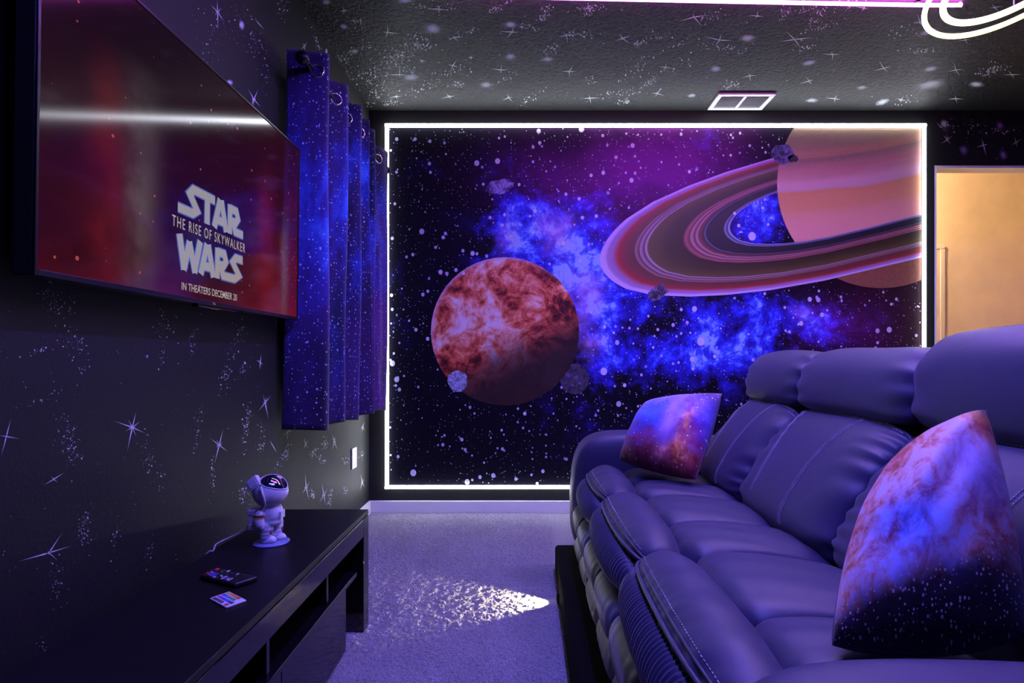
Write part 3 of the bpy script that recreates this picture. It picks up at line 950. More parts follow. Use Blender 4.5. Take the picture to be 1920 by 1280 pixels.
# ------------------------------------------------------------------ hallway lamp
hl = thing('hallway_ceiling_lamp', (2.75, 4.45, CH - .012), 'round warm ceiling lamp in the hallway beyond the doorway', 'lamp')
obj('lamp_base', lathe([(.07, -.03), (.07, 0)], (2.75, 4.45, CH - .0125)), MT['white_plastic'], hl)
obj('globe', ellipsoid((2.75, 4.45, CH - .10), .09, .09, .075), glow('warm_lamp_glass', (1.0, 0.62, 0.29), HALL_POWER), hl, smooth=True)

# ------------------------------------------------------------------ TV
TX = -.98
ty0, ty1, tz0, tz1 = 1.13, 2.432, 1.2137, 1.943
tv = thing('television', (TX - .03, (ty0 + ty1) / 2, tz0), 'wall-mounted flat television with a dark red film title on its screen', 'television')
bevel(obj('body', box(TX - .045, TX - .002, ty0, ty1, tz0, tz1), MT['black_plastic'], tv), .004)
bevel(obj('bezel', join(box(TX - .0015, TX + .003, ty0, ty0 + .007, tz0, tz1), box(TX - .0015, TX + .003, ty1 - .007, ty1, tz0, tz1), box(TX - .0015, TX + .003, ty0 + .007, ty1 - .007, tz1 - .007, tz1), box(TX - .0015, TX + .003, ty0 + .007, ty1 - .007, tz0, tz0 + .013)),
                  MT['black_metal'], tv), .001)
obj('wall_bracket', join(box(WL + .0005, WL + .01, 1.55, 2.0, 1.45, 1.7), box(WL + .01, TX - .045, 1.62, 1.66, 1.45, 1.7), box(WL + .01, TX - .045, 1.9, 1.94, 1.45, 1.7)), MT['black_metal'], tv)
bevel(obj('sensor_bar', box(TX - .02, TX - .001, 1.70, 1.93, tz0 - .010, tz0 + .0005), MT['gloss_black'], tv), .003)


def screen_mat():
    k = Mat('lit_television_screen'); s = k.sep(k.uv()); u, v = s[0], s[1]
    p = k.comb(k.math('MULTIPLY', u, 1.78), v, 0.0)
    n1, _ = k.noise(p, 2.5, 5, .6); n2, _ = k.noise(p, 5, 4, .6)
    low = k.math('SUBTRACT', 1.0, v)
    base = k.math('MULTIPLY', k.math('POWER', low, 1.6), .42)
    side = k.math('MULTIPLY', k.ramp(u, [(.35, 0), (1, 1)]), .28)
    f = k.math('MULTIPLY', k.math('ADD', base, side), k.math('MULTIPLY_ADD', n1, 1.1, .25))
    col = k.ramp(f, [(0, (.008, .0006, .0008)), (.25, (.030, .0015, .002)), (.5, (.12, .004, .004)), (1, (.30, .012, .008))])
    # broad soft plumes of light in the backdrop
    X = k.math('MULTIPLY_ADD', k.math('SUBTRACT', n2, .5), .07, u)
    def plume(cx, w, top, c, gain):
        nonlocal col
        a = k.math('DIVIDE', k.math('SUBTRACT', X, cx), w); g = k.math('POWER', 2.71828, k.math('MULTIPLY', k.math('MULTIPLY', a, a), -1.0))
        m = k.math('MULTIPLY', g, k.ramp(v, [(0, .5), (top * .5, 1), (top, .6), (min(top + .2, 1), 0)]))
        m = k.math('MULTIPLY', m, k.math('MULTIPLY', k.math('MULTIPLY_ADD', n2, 1.5, -.1), gain), clamp=True)
        col = k.mix(m, col, c)
    plume(.15, .05, .60, (.16, .008, .010), .9)
    plume(.245, .045, .62, (.20, .15, .15), .6)
    plume(.77, .05, .60, (.18, .009, .010), .9)
    plume(.90, .03, .45, (.20, .13, .13), .6)
    dk = k.blob(u, v, .50, .22, .20, .30)
    col = k.mix(k.math('MULTIPLY', dk, .9), col, (.008, .002, .004))
    st = k.stars(k.comb(k.math('MULTIPLY', u, 1.78), v, .3), 14, .10, .5)
    col = k.mix(k.math('MULTIPLY', st, .7), col, (.5, .10, .08))
    return k.set(col=(.004, .004, .005), rough=.085, spec=.28, emit=col, es=.85).m


def S(u, v, d=0.0):          # point on the screen glass
    return Vector((TX + d, ty0 + .007 + u * (ty1 - ty0 - .014), tz0 + .013 + v * (tz1 - tz0 - .02)))


g, uv = grid(lambda u, v: S(u, v), 9, 5)
scr = obj('screen', (g[0], [f[::-1] for f in g[1]]), screen_mat(), tv, uv=uv)
scr.data.flip_normals() if scr.data.polygons[0].normal.x < 0 else None


def ink(name, col, es):
    k = Mat(name); f, _ = k.noise(k.objc(), 20, 2)
    return k.set(col=(.004, .004, .004), rough=.13, emit=k.mix(f, tuple(c * .9 for c in col), col), es=es).m


grey_ink = ink('pale_screen_lettering', (.30, .28, .28), 1.0); blue_ink = ink('blue_screen_outline', (.05, .10, .38), 1.0); dim_ink = ink('grey_screen_lettering', (.40, .34, .34), 1.0)


def stroke(pts, wd):
    """flat thick polyline in 2D with mitred joints"""
    pts = [Vector((*p, 0)) for p in pts]; L, R = [], []
    for i, p in enumerate(pts):
        d0 = (p - pts[i - 1]).normalized() if i else (pts[1] - p).normalized()
        d1 = (pts[i + 1] - p).normalized() if i < len(pts) - 1 else d0
        n0, n1 = Vector((-d0.y, d0.x, 0)), Vector((-d1.y, d1.x, 0)); m = (n0 + n1).normalized()
        l = wd / 2 / max(m.dot(n1), .5)
        L.append(p + m * l); R.append(p - m * l)
    n = len(pts); V = L + R
    return V, [(i, i + 1, n + i + 1, n + i) for i in range(n - 1)]


A_ = lambda x: [[(x, 0), (x + .95, 2.95)], [(x + 2.1, 0), (x + 1.15, 2.95)], [(x + .4, .85), (x + 1.7, .85)]]
STAR = [[(0, .42), (2.1, .42), (2.75, .85), (1.65, 2.05), (2.2, 2.58), (5.6, 2.58)], [(4.35, 2.6), (4.35, 0)]] + A_(5.55) + [[(8.3, 0), (8.3, 2.95)], [(8.3, 2.58), (9.5, 2.58), (9.85, 1.9), (9.4, 1.38), (8.3, 1.38)], [(8.75, 1.5), (9.35, .42), (10.9, .42)]]
WARS = [[(.1, 3), (.85, 0)], [(.75, 0), (1.6, 2.6)], [(1.5, 2.6), (2.5, 0)], [(2.35, 0), (3.2, 3)]] + A_(3.35) + [[(6.1, 0), (6.1, 2.95)], [(6.1, 2.58), (7.3, 2.58), (7.65, 1.9), (7.2, 1.38), (6.1, 1.38)],
        [(6.6, 1.5), (7.15, .42), (9.3, .42), (10.2, .9), (8.9, 2.05), (9.5, 2.58), (10.9, 2.58)]]


def lettering(strokes, y0, y1, z0, z1, name):
    xs, ys = -.3, 10.9
    for nm, wd, mat, d in (('title_outline', 1.02, blue_ink, .0006), ('title_lettering', .78, grey_ink, .0010)):
        VV, FF = [], []
        for i, st in enumerate(strokes):
            v, f = stroke(st, wd); b = len(VV)
            VV += [Vector((TX + d + i * .00001, y0 + (q.x / 10.9) * (y1 - y0), z0 + (q.y / 3) * (z1 - z0))) for q in v]
            FF += [tuple(j + b for j in q) for q in f]
        obj(nm, (VV, FF), mat, scr, label=name if nm == 'title_lettering' else None)


lettering(STAR, 1.592, 1.958, 1.459, 1.556, 'large pale STAR lettering')
lettering(WARS, 1.598, 1.958, 1.302, 1.400, 'large pale WARS lettering')


def text(body, y0, y1, z0, z1, mat, name, spacing=1.0, bold=0.0):
    cu = bpy.data.curves.new('t', 'FONT'); cu.body = body; cu.size = 1; cu.space_character = spacing; cu.offset = bold
    o = bpy.data.objects.new('t', cu); C.objects.link(o)
    bpy.context.view_layer.update()
    me = o.to_mesh(); V = [v.co.copy() for v in me.vertices]; Fc = [tuple(p.vertices) for p in me.polygons]
    o.to_mesh_clear(); bpy.data.objects.remove(o); bpy.data.curves.remove(cu)
    xs = [v.x for v in V]; ys = [v.y for v in V]; x0, x1, yy0, yy1 = min(xs), max(xs), min(ys), max(ys)
    V = [Vector((TX + .0012, y0 + (v.x - x0) / (x1 - x0) * (y1 - y0), z0 + (v.y - yy0) / (yy1 - yy0) * (z1 - z0))) for v in V]
    return obj(name, (V, Fc), mat, scr)


text('THE RISE OF SKYWALKER', 1.567, 1.974, 1.415, 1.446, dim_ink, 'subtitle_lettering', 1.25, .004)
text('IN THEATERS DECEMBER 20', 1.615, 1.923, 1.244, 1.266, dim_ink, 'date_lettering', 1.0, .008)
q = text('TCL', 1.770, 1.788, tz0 + .0035, tz0 + .0095, grey_ink, 'maker_lettering', 1.0, .004)
for v in q.data.vertices: v.co.x += .003
tv.rotation_euler.y = .016

# ------------------------------------------------------------------ curtains


def curtain_mat(name, seed, pur):
    k = Mat(name); u = k.uv(); s = k.sep(u)
    p = k.comb(s[0], s[1], seed)
    n1, _ = k.noise(p, 3.0, 6, .62, .6); n2, _ = k.noise(p, 7, 5, .65)
    f = k.math('MULTIPLY_ADD', k.math('SUBTRACT', n2, .5), .5, n1)
    mid = k.ramp(s[1], [(0, .1), (.3, .4), (.55, 1), (.8, .85), (1, .15)])
    f = k.math('MULTIPLY', f, k.math('MULTIPLY_ADD', mid, .55, .55))
    col = k.ramp(f, [(.27, (.003, .003, .018)), (.44, (.007, .010, .10)), (.56, (.010, .04, .40)), (.66, (.018, .14, .85)), (.78, (.08, .36, 1.0))])
    pm, _ = k.noise(p, 1.8, 3, .5)
    col = k.mix(k.math('MULTIPLY', k.ramp(pm, [(.42, 0), (.62, 1)]), pur), col, (.10, .02, .22))
    st = k.math('MAXIMUM', k.stars(k.mapping(u, scale=(1, 1.6, 1)), 60, .22, .6, 2.0), k.stars(k.mapping(u, scale=(1, 1.6, 1), loc=(3, 2, 0)), 24, .12, .7, 2.0))
    col = k.mix(k.math('MULTIPLY', st, .85), col, (.6, .7, .95))
    return k.set(col=col, rough=.75, spec=.2, Sheen_Weight=.3).m


def curtain(prof, ztop, zbot, name, label, mat, ulen, rodx, rings):
    top = catmull([(x, y, 0) for x, y in prof], 150)
    L = [0]
    for a, b in zip(top, top[1:]): L.append(L[-1] + (b - a).length)
    cy = sum(p.y for p in top) / len(top)
    t = thing(name, (rodx, cy, zbot), label, 'curtain', 'space print curtains at the left wall')
    rr = random.Random(len(prof)); ph = [rr.uniform(0, 6) for _ in range(4)]
    V, uv = [], []
    nz = 60
    for side in (0, 1):
        for j in range(nz):
            v = j / (nz - 1); z = zbot + (ztop - zbot) * v; low = 1 - v
            for i, p in enumerate(top):
                s = L[i] / L[-1]
                i0, i1 = max(i - 1, 0), min(i + 1, len(top) - 1)
                tx = (top[i1] - top[i0]).normalized(); nrm = Vector((tx.y, -tx.x, 0))
                dx = low * .018 * math.sin(s * 17 + ph[0]) + low ** 2 * .016 * math.sin(s * 9 + ph[1]) + .003 * math.sin(v * 9 + s * 30)
                dyy = low * .022 * math.sin(s * 11 + ph[2])
                q = Vector((max(p.x + dx, WL + .02), p.y + dyy, z + .010 * math.sin(s * 12 + ph[3]) * low)) - nrm * (.0025 * side)
                q.x = max(q.x, WL + .012)
                V.append(q); uv.append((L[i] * 1.15 + ulen, (z - .7) * 1.0 / 1.7))
    n = len(top); m = nz * n
    Fc = []
    for j in range(nz - 1):
        for i in range(n - 1):
            a = j * n + i
            Fc.append((a, a + 1, a + n + 1, a + n)); Fc.append((m + a, m + a + n, m + a + n + 1, m + a + 1))
    for i in range(n - 1):
        Fc.append((i, m + i, m + i + 1, i + 1)); a = (nz - 1) * n + i; Fc.append((a, a + 1, m + a + 1, m + a))
    for j in range(nz - 1):
        a = j * n; Fc.append((a, a + n, m + a + n, m + a)); a = j * n + n - 1; Fc.append((a, m + a, m + a + n, a + n))
    obj('fabric', (V, Fc), mat, t, smooth=True, uv=uv)
    for (s,) in rings:
        i = min(range(n), key=lambda i: abs(top[i].y - s) + (0 if abs(top[i].x - rodx) < .03 else .05))
        i0, i1 = max(i - 2, 0), min(i + 2, n - 1)
        tx = (top[i1] - top[i0]).normalized(); nrm = Vector((tx.y, -tx.x, 0))
        c = Vector((top[i].x, top[i].y, ROD_Z - .004))
        M = frame(c, nrm, (0, 0, 1))
        ring_ = [M @ Vector((.027 * math.cos(2 * PI * k / 24), .027 * math.sin(2 * PI * k / 24), 0)) for k in range(24)]
        obj('grommet', tube(ring_, .0052, 8, closed=True), MT['chrome'], t, smooth=True)
    return t


ROD_Z, ROD_X = 2.305, -.935
curtain([(-1.035, 2.452), (-.96, 2.462), (-.872, 2.492), (-.90, 2.55), (-.99, 2.60), (-.995, 2.66), (-.92, 2.74), (-.872, 2.785), (-.90, 2.84), (-.985, 2.88), (-.98, 2.93), (-.90, 2.98), (-.872, 3.01), (-.90, 3.06), (-.985, 3.09), (-.92, 3.15), (-.880, 3.185)],
        2.385, .735, 'space_curtain', 'deep blue galaxy print curtain panel nearest the television', curtain_mat('blue_galaxy_fabric', 0.3, .35), 0.0, ROD_X, [(2.475,), (2.57,), (2.74,), (2.85,), (2.96,), (3.07,), (3.15,)])
curtain([(-.99, 3.245), (-.90, 3.29), (-.885, 3.33), (-.93, 3.38), (-.985, 3.43), (-.97, 3.50), (-.915, 3.58), (-.893, 3.66), (-.905, 3.70)],
        2.382, .725, 'space_curtain', 'narrow violet galaxy print curtain panel overlapping the light strip', curtain_mat('violet_galaxy_fabric', 5.1, .9), 1.7, ROD_X, [(3.27,), (3.40,), (3.56,)])
rod = thing('curtain_rod', (ROD_X, 3.0, ROD_Z), 'black metal curtain rod with a ball finial on the left wall', 'curtain rod')
obj('rod', tube([(ROD_X, 2.42, ROD_Z), (ROD_X, 3.74, ROD_Z)], .0125, 14), MT['black_metal'], rod, smooth=True)
for y, s in ((2.405, -1), (3.755, 1)):
    obj('finial', join(orient(lathe([(.016, 0), (.016, .012), (.011, .016), (.020, .022), (.027, .034), (.028, .046), (.022, .060), (.008, .068)], n=20), frame((ROD_X, y - s * .012, ROD_Z), (0, s, 0)))), MT['black_metal'], rod, smooth=True)
for y in (2.60, 3.72):
    obj('bracket', join(tube([(WL + .001, y, ROD_Z - .02), (ROD_X, y, ROD_Z - .02)], .006, 8), box(WL + .0005, WL + .006, y - .02, y + .02, ROD_Z - .06, ROD_Z + .02)), MT['black_metal'], rod)

# ------------------------------------------------------------------ TV console
CX, CBX, CY, CN, CZ = -.62, -.968, 2.235, .35, .458
con = thing('television_console', ((CX + CBX) / 2, (CY + CN) / 2, 0), 'long low black gloss television console with open compartments', 'console')
bevel(obj('top', box(CBX, CX, CN, CY, CZ - .018, CZ), MT['satin_black'], con), .002)
bevel(obj('apron', box(CX - .018, CX, CN + .07, CY - .068, CZ - .088, CZ - .021), MT['gloss_black'], con), .0015)
for y0, y1 in ((CY - .066, CY), (CN, CN + .066)):
    lg = obj('leg', box(CBX, CX, y0, y1, 0, CZ - .021), MT['gloss_black'], con); bevel(lg, .0015)
    obj('screw_cap', orient(lathe([(.007, 0), (.007, .001), (.004, .0018)], n=14), frame((CX - .10, y0 if y0 > 1 else y1, .13), (0, -1 if y0 > 1 else 1, 0))), MT['black_plastic'], lg)
obj('back_panel', box(CBX, CBX + .008, CN + .067, CY - .067, .02, CZ - .022), MT['satin_black'], con)
bevel(obj('shelf', box(CBX + .01, CX - .012, CN + .067, 2.12, .238, .256), MT['gloss_black'], con), .0015)
for y in (1.836, 1.414, .992, .57):
    obj('divider', box(CBX + .01, CX - .022, y - .008, y + .008, .2565, CZ - .0195), MT['gloss_black'], con)
y = 2.008
for i in range(3):
    y1 = y; y0 = max(y - .53, CN + .07)
    bevel(obj('drawer_front', box(CX - .034, CX - .016, y0 + .002, y1 - .002, .02, .236), MT['gloss_black'], con), .0015)
    y = y0
obj('plinth', join(box(CBX + .01, CX - .036, 1.99, 2.006, 0, .237), box(CBX + .01, CX - .04, CN + .07, 1.99, 0, .0195)), MT['satin_black'], con)

# ------------------------------------------------------------------ astronaut projector
AY = 1.826
px_ = lambda x, y, d=0.0: P(x, y, AY + d)
A0 = P(509, 1017, AY); A0.z = CZ
ast = thing('astronaut_projector', A0, 'white toy astronaut star projector standing on a round base on the console', 'projector lamp')
MT['suit'] = plain('white_satin_plastic', (.80, .78, .82), .28, grain=.03).m
obj('base', lathe([(.054, .0002), (.055, .002), (.054, .0045), (.048, .006)], A0, 40), plain('frosted_blue_base', (.22, .26, .50), .25, grain=.1).m, ast, smooth=True)
BX, BY, BZ = A0.x - .003, A0.y, CZ + .0055
for s, dx in ((-1, -.006), (1, .010)):
    yy = BY + s * .017
    lg = obj('leg', lathe([(.014, .010), (.0175, .016), (.0185, .021), (.017, .0235), (.0195, .028), (.0205, .033), (.019, .0355), (.0215, .041), (.0225, .046), (.021, .049), (.0225, .055), (.0215, .064), (.015, .072)], (BX + dx, yy, BZ), 20), MT['suit'], ast, smooth=True)
    bt = ellipsoid((BX + dx + .008, yy, BZ + .008), .024, .0145, .014, e=.85)
    bt = ([Vector((v.x, v.y, max(v.z, BZ))) for v in bt[0]], bt[1])
    obj('boot', bt, MT['suit'], lg, smooth=True)
    obj('knee_patch', ellipsoid((BX + dx + .019, yy + s * .004 - .003, BZ + .036), .0035, .006, .009, 10, 8), plain('dark_red_patch', (.28, .05, .05), .5).m, lg, smooth=True)
obj('torso', lathe([(.026, .055), (.033, .060), (.0345, .066), (.032, .070), (.0345, .075), (.035, .083), (.0355, .094), (.034, .105), (.029, .114), (.020, .120)], (BX + .002, BY, BZ), 28), MT['suit'], ast, smooth=True)
obj('chest_unit', obox((BX + .033, BY, BZ + .086), (.007, 0, 0), (0, .015, 0), (0, 0, .011)), MT['suit'], ast)
for s in (-1, 1):
    xx = BX - .012 if s < 0 else BX - .004
    yy = BY + s * .040
    ar = obj('arm', tube(catmull([(xx + .002, yy - s * .004, BZ + .106), (xx - .004, yy + s * .003, BZ + .088), (xx - .003, yy + s * .004, BZ + .070), (xx + .003, yy + s * .002, BZ + .052)], 12), [.010, .014, .0155, .0150, .0135, .0150, .0158, .0152, .0155, .0148, .012, .007], 14), MT['suit'], ast, smooth=True)
    obj('arm_band', tube([(xx - .0035, yy + s * .003, BZ + .095), (xx - .0036, yy + s * .0035, BZ + .0835)], .0158, 14), plain('orange_band', (.50, .20, .04), .5).m, ar, smooth=True)
bp = obj('backpack', join(box(BX - .062, BX - .033, BY - .024, BY + .024, BZ + .040, BZ + .090), box(BX - .064, BX - .033, BY - .026, BY + .026, BZ + .088, BZ + .106)), MT['suit'], ast); bevel(bp, .004)
bevel(obj('backpack_switch', box(BX - .058, BX - .040, BY - .0275, BY - .0235, BZ + .042, BZ + .060), MT['white_plastic'], bp), .001)
HC = Vector((A0.x - .003, BY, BZ + .160)); HR = .0535
head = obj('head', ellipsoid(HC, HR, HR, HR * .98, 36, 20), MT['suit'], ast, smooth=True)
vd = Vector((.50, -.42, .76)).normalized()


def visor_mat():
    k = Mat('glossy_dark_visor')
    f, _ = k.noise(k.objc(), 60, 3)
    return k.set(col=k.mix(f, (.004, .004, .008), (.02, .01, .05)), rough=.06, spec=.8).m


MV = frame(HC, vd, Vector((1, .55, -.25)))
V, Fc = [], []
nr = 8
for j in range(nr + 1):
    for i in range(32):
        a = 2 * PI * i / 32; ex, ey = .041 * j / nr * math.cos(a), .029 * j / nr * math.sin(a)
        d = math.sqrt(max((HR + .0012) ** 2 - ex * ex - ey * ey, 0)); V.append(MV @ Vector((ex, ey, d)))
for j in range(nr):
    for i in range(32):
        i2 = (i + 1) % 32; Fc.append((j * 32 + i, (j + 1) * 32 + i, (j + 1) * 32 + i2, j * 32 + i2))
vis = obj('visor', (V, Fc), visor_mat(), head, smooth=True)
rim = [MV @ Vector((.0415 * math.cos(t), .0295 * math.sin(t), math.sqrt((HR + .0005) ** 2 - (.0415 * math.cos(t)) ** 2 - (.0295 * math.sin(t)) ** 2))) for t in [2 * PI * k / 40 for k in range(40)]]
obj('visor_rim', tube(rim, .0018, 8, closed=True), MT['suit'], head, smooth=True)


def visor_mark(pts, r, col, es, nm):  # visor reflections drawn as thin glowing strokes
    pp = []
    for ex, ey in pts: pp.append(MV @ Vector((ex, ey, math.sqrt((HR + .0018) ** 2 - ex * ex - ey * ey))))
    obj(nm, tube(catmull(pp, 12), r, 6), glow(nm + '_light', col, es), head, smooth=True)


visor_mark([(-.018, -.016), (-.002, -.019)], .0016, (.1, .45, 1), 1.6, 'blue_visor_reflection')
visor_mark([(-.014, -.006), (.004, -.012)], .0018, (1, .1, .7), 1.6, 'pink_visor_reflection')
visor_mark([(-.012, .004), (.004, -.002), (.012, -.014)], .0009, (.8, .75, .8), .8, 'white_visor_reflection')
visor_mark([(.004, .018), (.018, .013)], .0020, (.35, .1, 1), 1.3, 'violet_visor_reflection')
# square headset unit on the back of the head and the hose down to the backpack
hd = Vector((-.60, -.52, .50)).normalized(); MH = frame(HC + hd * (HR + .004), Vector((-.18, -.92, .22)), Vector((.8, 0, .62)))
hs = obj('headset', orient(obox((0, 0, 0), (.021, 0, 0), (0, .019, 0), (0, 0, .009)), MH), MT['suit'], head); bevel(hs, .003)
hp = obj('headset_panel', orient(obox((0, 0, .0095), (.014, 0, 0), (0, .012, 0), (0, 0, .0015)), MH), MT['white_plastic'], head); bevel(hp, .001)
obj('air_hose', tube(catmull([px_(488, 911, -.056), px_(492, 925, -.062), px_(496, 940, -.056), px_(496, 950, -.046), px_(489, 960, -.042), px_(475, 966, -.024)], 24), .0038, 10), MT['suit'], ast, smooth=True)
obj('face_mark', tube([px_(499, 942, -.0525), px_(505, 938, -.0535)], .0010, 6), MT['black_plastic'], head)
cab = [px_(467, 986, -.002), px_(456, 995, 0), px_(440, 1003, .0), px_(420, 1013, -.03), px_(405, 1020, -.03)]
cab = [Vector(v) for v in cab]; cab += [Vector((-.985, 1.80, CZ + .02)), Vector((-1.02, 1.80, CZ - .01)), Vector((-1.03, 1.79, .20)), Vector((-1.03, 1.79, .01))]
cab[0] = Vector((BX - .066, BY, BZ + .05))
cab[1] = Vector((BX - .082, BY, BZ + .040)); cab[2] = P(441, 1002, 1.82); cab[3] = P(420, 1012, 1.80); cab[4] = P(404, 1021, 1.765)
cab[5] = P(400, 1034, 1.74); cab[5].z = CZ + .003
cab[6] = Vector((-.978, 1.735, CZ - .012)); cab[7] = Vector((-.99, 1.73, .30)); cab[8] = Vector((-.99, 1.73, .02))
obj('power_cable', tube(catmull(cab, 60), .0022, 8), MT['white_plastic'], ast, smooth=True)
obj('plug', tube([cab[0] + Vector((.005, 0, .002)), cab[0].lerp(cab[1], .9)], [.0042, .0034], 10), MT['white_plastic'], ast, smooth=True)

# ------------------------------------------------------------------ remotes


def on_top(px, py, z):
    Y = (EYE - z) * F / (py - VY); return Vector(((px - VX) / F * Y, Y, z))


zc = CZ + .0045
c4 = [on_top(393, 1121, zc), on_top(429.5, 1108, zc), on_top(462, 1124, zc), on_top(424, 1137.5, zc)]
ctr = sum(c4, Vector()) / 4
rem = thing('light_strip_remote', (ctr.x, ctr.y, CZ), 'thin white card remote with rows of coloured buttons on the console', 'remote control')
V = [q - Vector((0, 0, .0042)) for q in c4] + c4
bevel(obj('body', (V, [(0, 1, 2, 3), (7, 6, 5, 4), (0, 4, 5, 1), (1, 5, 6, 2), (2, 6, 7, 3), (3, 7, 4, 0)]), MT['white_plastic'], rem), .0012)
# row axis: from top edge (c4[1]..c4[2]) towards (c4[0]..c4[3])
rows = [[(.8, .8, .85), (.8, .8, .85), (.02, .02, .025), (.7, .02, .02)], [(.75, .04, .02), (.01, .35, .06), (.01, .03, .7), (.75, .75, .85)], [(.8, .16, .02), (.03, .4, .1), (.02, .1, .8), (.02, .02, .03)],
        [(.8, .25, .03), (.01, .35, .4), (.14, .02, .5), (.02, .02, .03)], [(.85, .35, .04), (.01, .2, .5), (.3, .02, .5), (.02, .02, .03)], [(.85, .65, .04), (.01, .12, .5), (.55, .03, .5), (.02, .02, .03)]]
bm = {}
for j, row in enumerate(rows):
    for i, col in enumerate(row):
        if col not in bm: bm[col] = plain('button_ink', col, .45).m
        # u along long side (2 -> 1), v from top edge to bottom edge
        u, v = .14 + .145 * j, .14 + .24 * i
        ctrq = (c4[2].lerp(c4[1], u)).lerp(c4[3].lerp(c4[0], u), v)
        e1 = (c4[1] - c4[2]) * .052; e2 = (c4[3] - c4[2]) * .085
        obj('button', obox(ctrq + Vector((0, 0, .0004)), e1, e2, (0, 0, .0005)), bm[col], rem)

zb = CZ + .013
b4 = [on_top(374, 1077, zb), on_top(404, 1063, zb), on_top(484, 1080, zb), on_top(440, 1094, zb)]
ctr = sum(b4, Vector()) / 4
rm2 = thing('television_remote', (ctr.x, ctr.y, CZ), 'black television remote with small coloured buttons lying on the console', 'remote control')
V = [q + (q - ctr) * .0 - Vector((0, 0, zb - CZ - .0005)) for q in b4] + b4
bevel(obj('body', (V, [(0, 1, 2, 3), (7, 6, 5, 4), (0, 4, 5, 1), (1, 5, 6, 2), (2, 6, 7, 3), (3, 7, 4, 0)]), MT['black_plastic'], rm2), .005, 3)
btn = {'k': plain('dark_button', (.05, .05, .055), .5).m, 'r': plain('red_button', (.75, .03, .06), .5).m, 'w': plain('pale_button', (.45, .43, .5), .5).m, 'b': plain('indigo_button', (.07, .04, .35), .5).m, 'g': plain('green_button', (.03, .3, .06), .5).m}


def bpt(u, v): return (b4[0].lerp(b4[3], v)).lerp(b4[1].lerp(b4[2], v), u)      # u across, v along


for (u, v, cu, cv, kk) in ((.3, .10, .06, .03, 'r'), (.82, .12, .10, .035, 'r'), (.45, .13, .05, .03, 'w'), (.28, .25, .20, .08, 'b'), (.10, .38, .06, .03, 'w'), (.10, .45, .05, .025, 'k'), (.88, .25, .05, .025, 'k'), (.70, .27, .05, .025, 'g'), (.88, .36, .10, .02, 'w'), (.55, .38, .05, .025, 'k'),
                            (.36, .42, .05, .02, 'w'), (.30, .47, .05, .02, 'w'), (.55, .48, .05, .02, 'k'), (.25, .56, .18, .02, 'w'), (.25, .62, .15, .02, 'b'), (.22, .68, .08, .015, 'w'), (.22, .74, .16, .018, 'w'), (.75, .5, .05, .02, 'k'), (.80, .62, .08, .016, 'w'), (.65, .66, .06, .016, 'k'), (.85, .74, .05, .02, 'k')):
    e1 = (b4[1] - b4[0]) * cu; e2 = (b4[3] - b4[0]) * cv
    obj('button', obox(bpt(u, v) + Vector((0, 0, .0006)), e1, e2, (0, 0, .0008)), btn[kk], rm2)

# ------------------------------------------------------------------ riser and step light
RZ = .138
rz = obj('seating_riser', box(.14, 1.55, -.4, 2.80, 0, RZ), MT['black_carpet']); bevel(rz, .018, 4)
tag(rz, 'low black carpeted platform under the sofa', 'platform')
sl = thing('step_light', (.14, 2.44, .05), 'small step light glowing on the side of the black platform', 'step light')
obj('housing', join(box(.130, .1395, 2.415, 2.425, .010, .052), box(.130, .1395, 2.455, 2.465, .010, .052), box(.130, .1395, 2.425, 2.455, .042, .052), box(.137, .1395, 2.425, 2.455, .01, .042)), MT['black_metal'], sl)
obj('lens', box(.134, .1365, 2.428, 2.452, .028, .040), glow('warm_step_lens', (1, .85, .6), 6), sl)
ld = bpy.data.lights.new('step_light_beam', 'SPOT'); ld.energy = STEP_POWER; ld.color = (1, .84, .60); ld.spot_size = math.radians(72); ld.spot_blend = .55; ld.shadow_soft_size = .006
lo = bpy.data.objects.new('step_light_beam', ld); C.objects.link(lo); lo.parent = sl; lo.location = Vector((.128, 2.44, .042)) - Vector((.14, 2.44, .05))
lo.rotation_euler = Vector((-1, -.03, -.20)).to_track_quat('-Z', 'Y').to_euler()

# ------------------------------------------------------------------ sofa
sofa = thing('recliner_sofa', (.75, 1.68, RZ), 'three-seat charcoal suede recliner sofa with padded seats on the platform', 'sofa')


def sval(v, n=3.2, m=2.2):
    return max(0.0, 1 - abs(2 * v - 1) ** n) ** (1 / m)


def patch_fn(curve, y0, y1, d, disp=None, n=3.2, m=2.2):
    CV = catmull([(x, 0, z) for x, z in curve], 200)
    def at(u, v):
        f = min(max(u, 0), 1) * 199; i = min(int(f), 198); t = f - i
        p = CV[i].lerp(CV[i + 1], t); tn = (CV[min(i + 2, 199)] - CV[max(i - 1, 0)]).normalized(); nr = Vector((-tn.z, 0, tn.x))
        dd = d(u) if callable(d) else d
        q = p - nr * (dd * (1 - sval(v, n, m)))
        if disp: q = q + nr * disp(u, v)
        q.y = y0 + (y1 - y0) * v
        return q
    return at


def patch_obj(name, fn, nu, nv, mat, parent, label=None):
    # cosine spacing in v so that the rounded ends stay smooth
    def g2(u, v): return fn(u, .5 - .5 * math.cos(PI * v) if nv < 90 else v)
    g, uv = grid(g2, nu, nv)
    return obj(name, (g[0], [f for f in g[1]]), mat, parent, smooth=True, uv=uv, label=label)


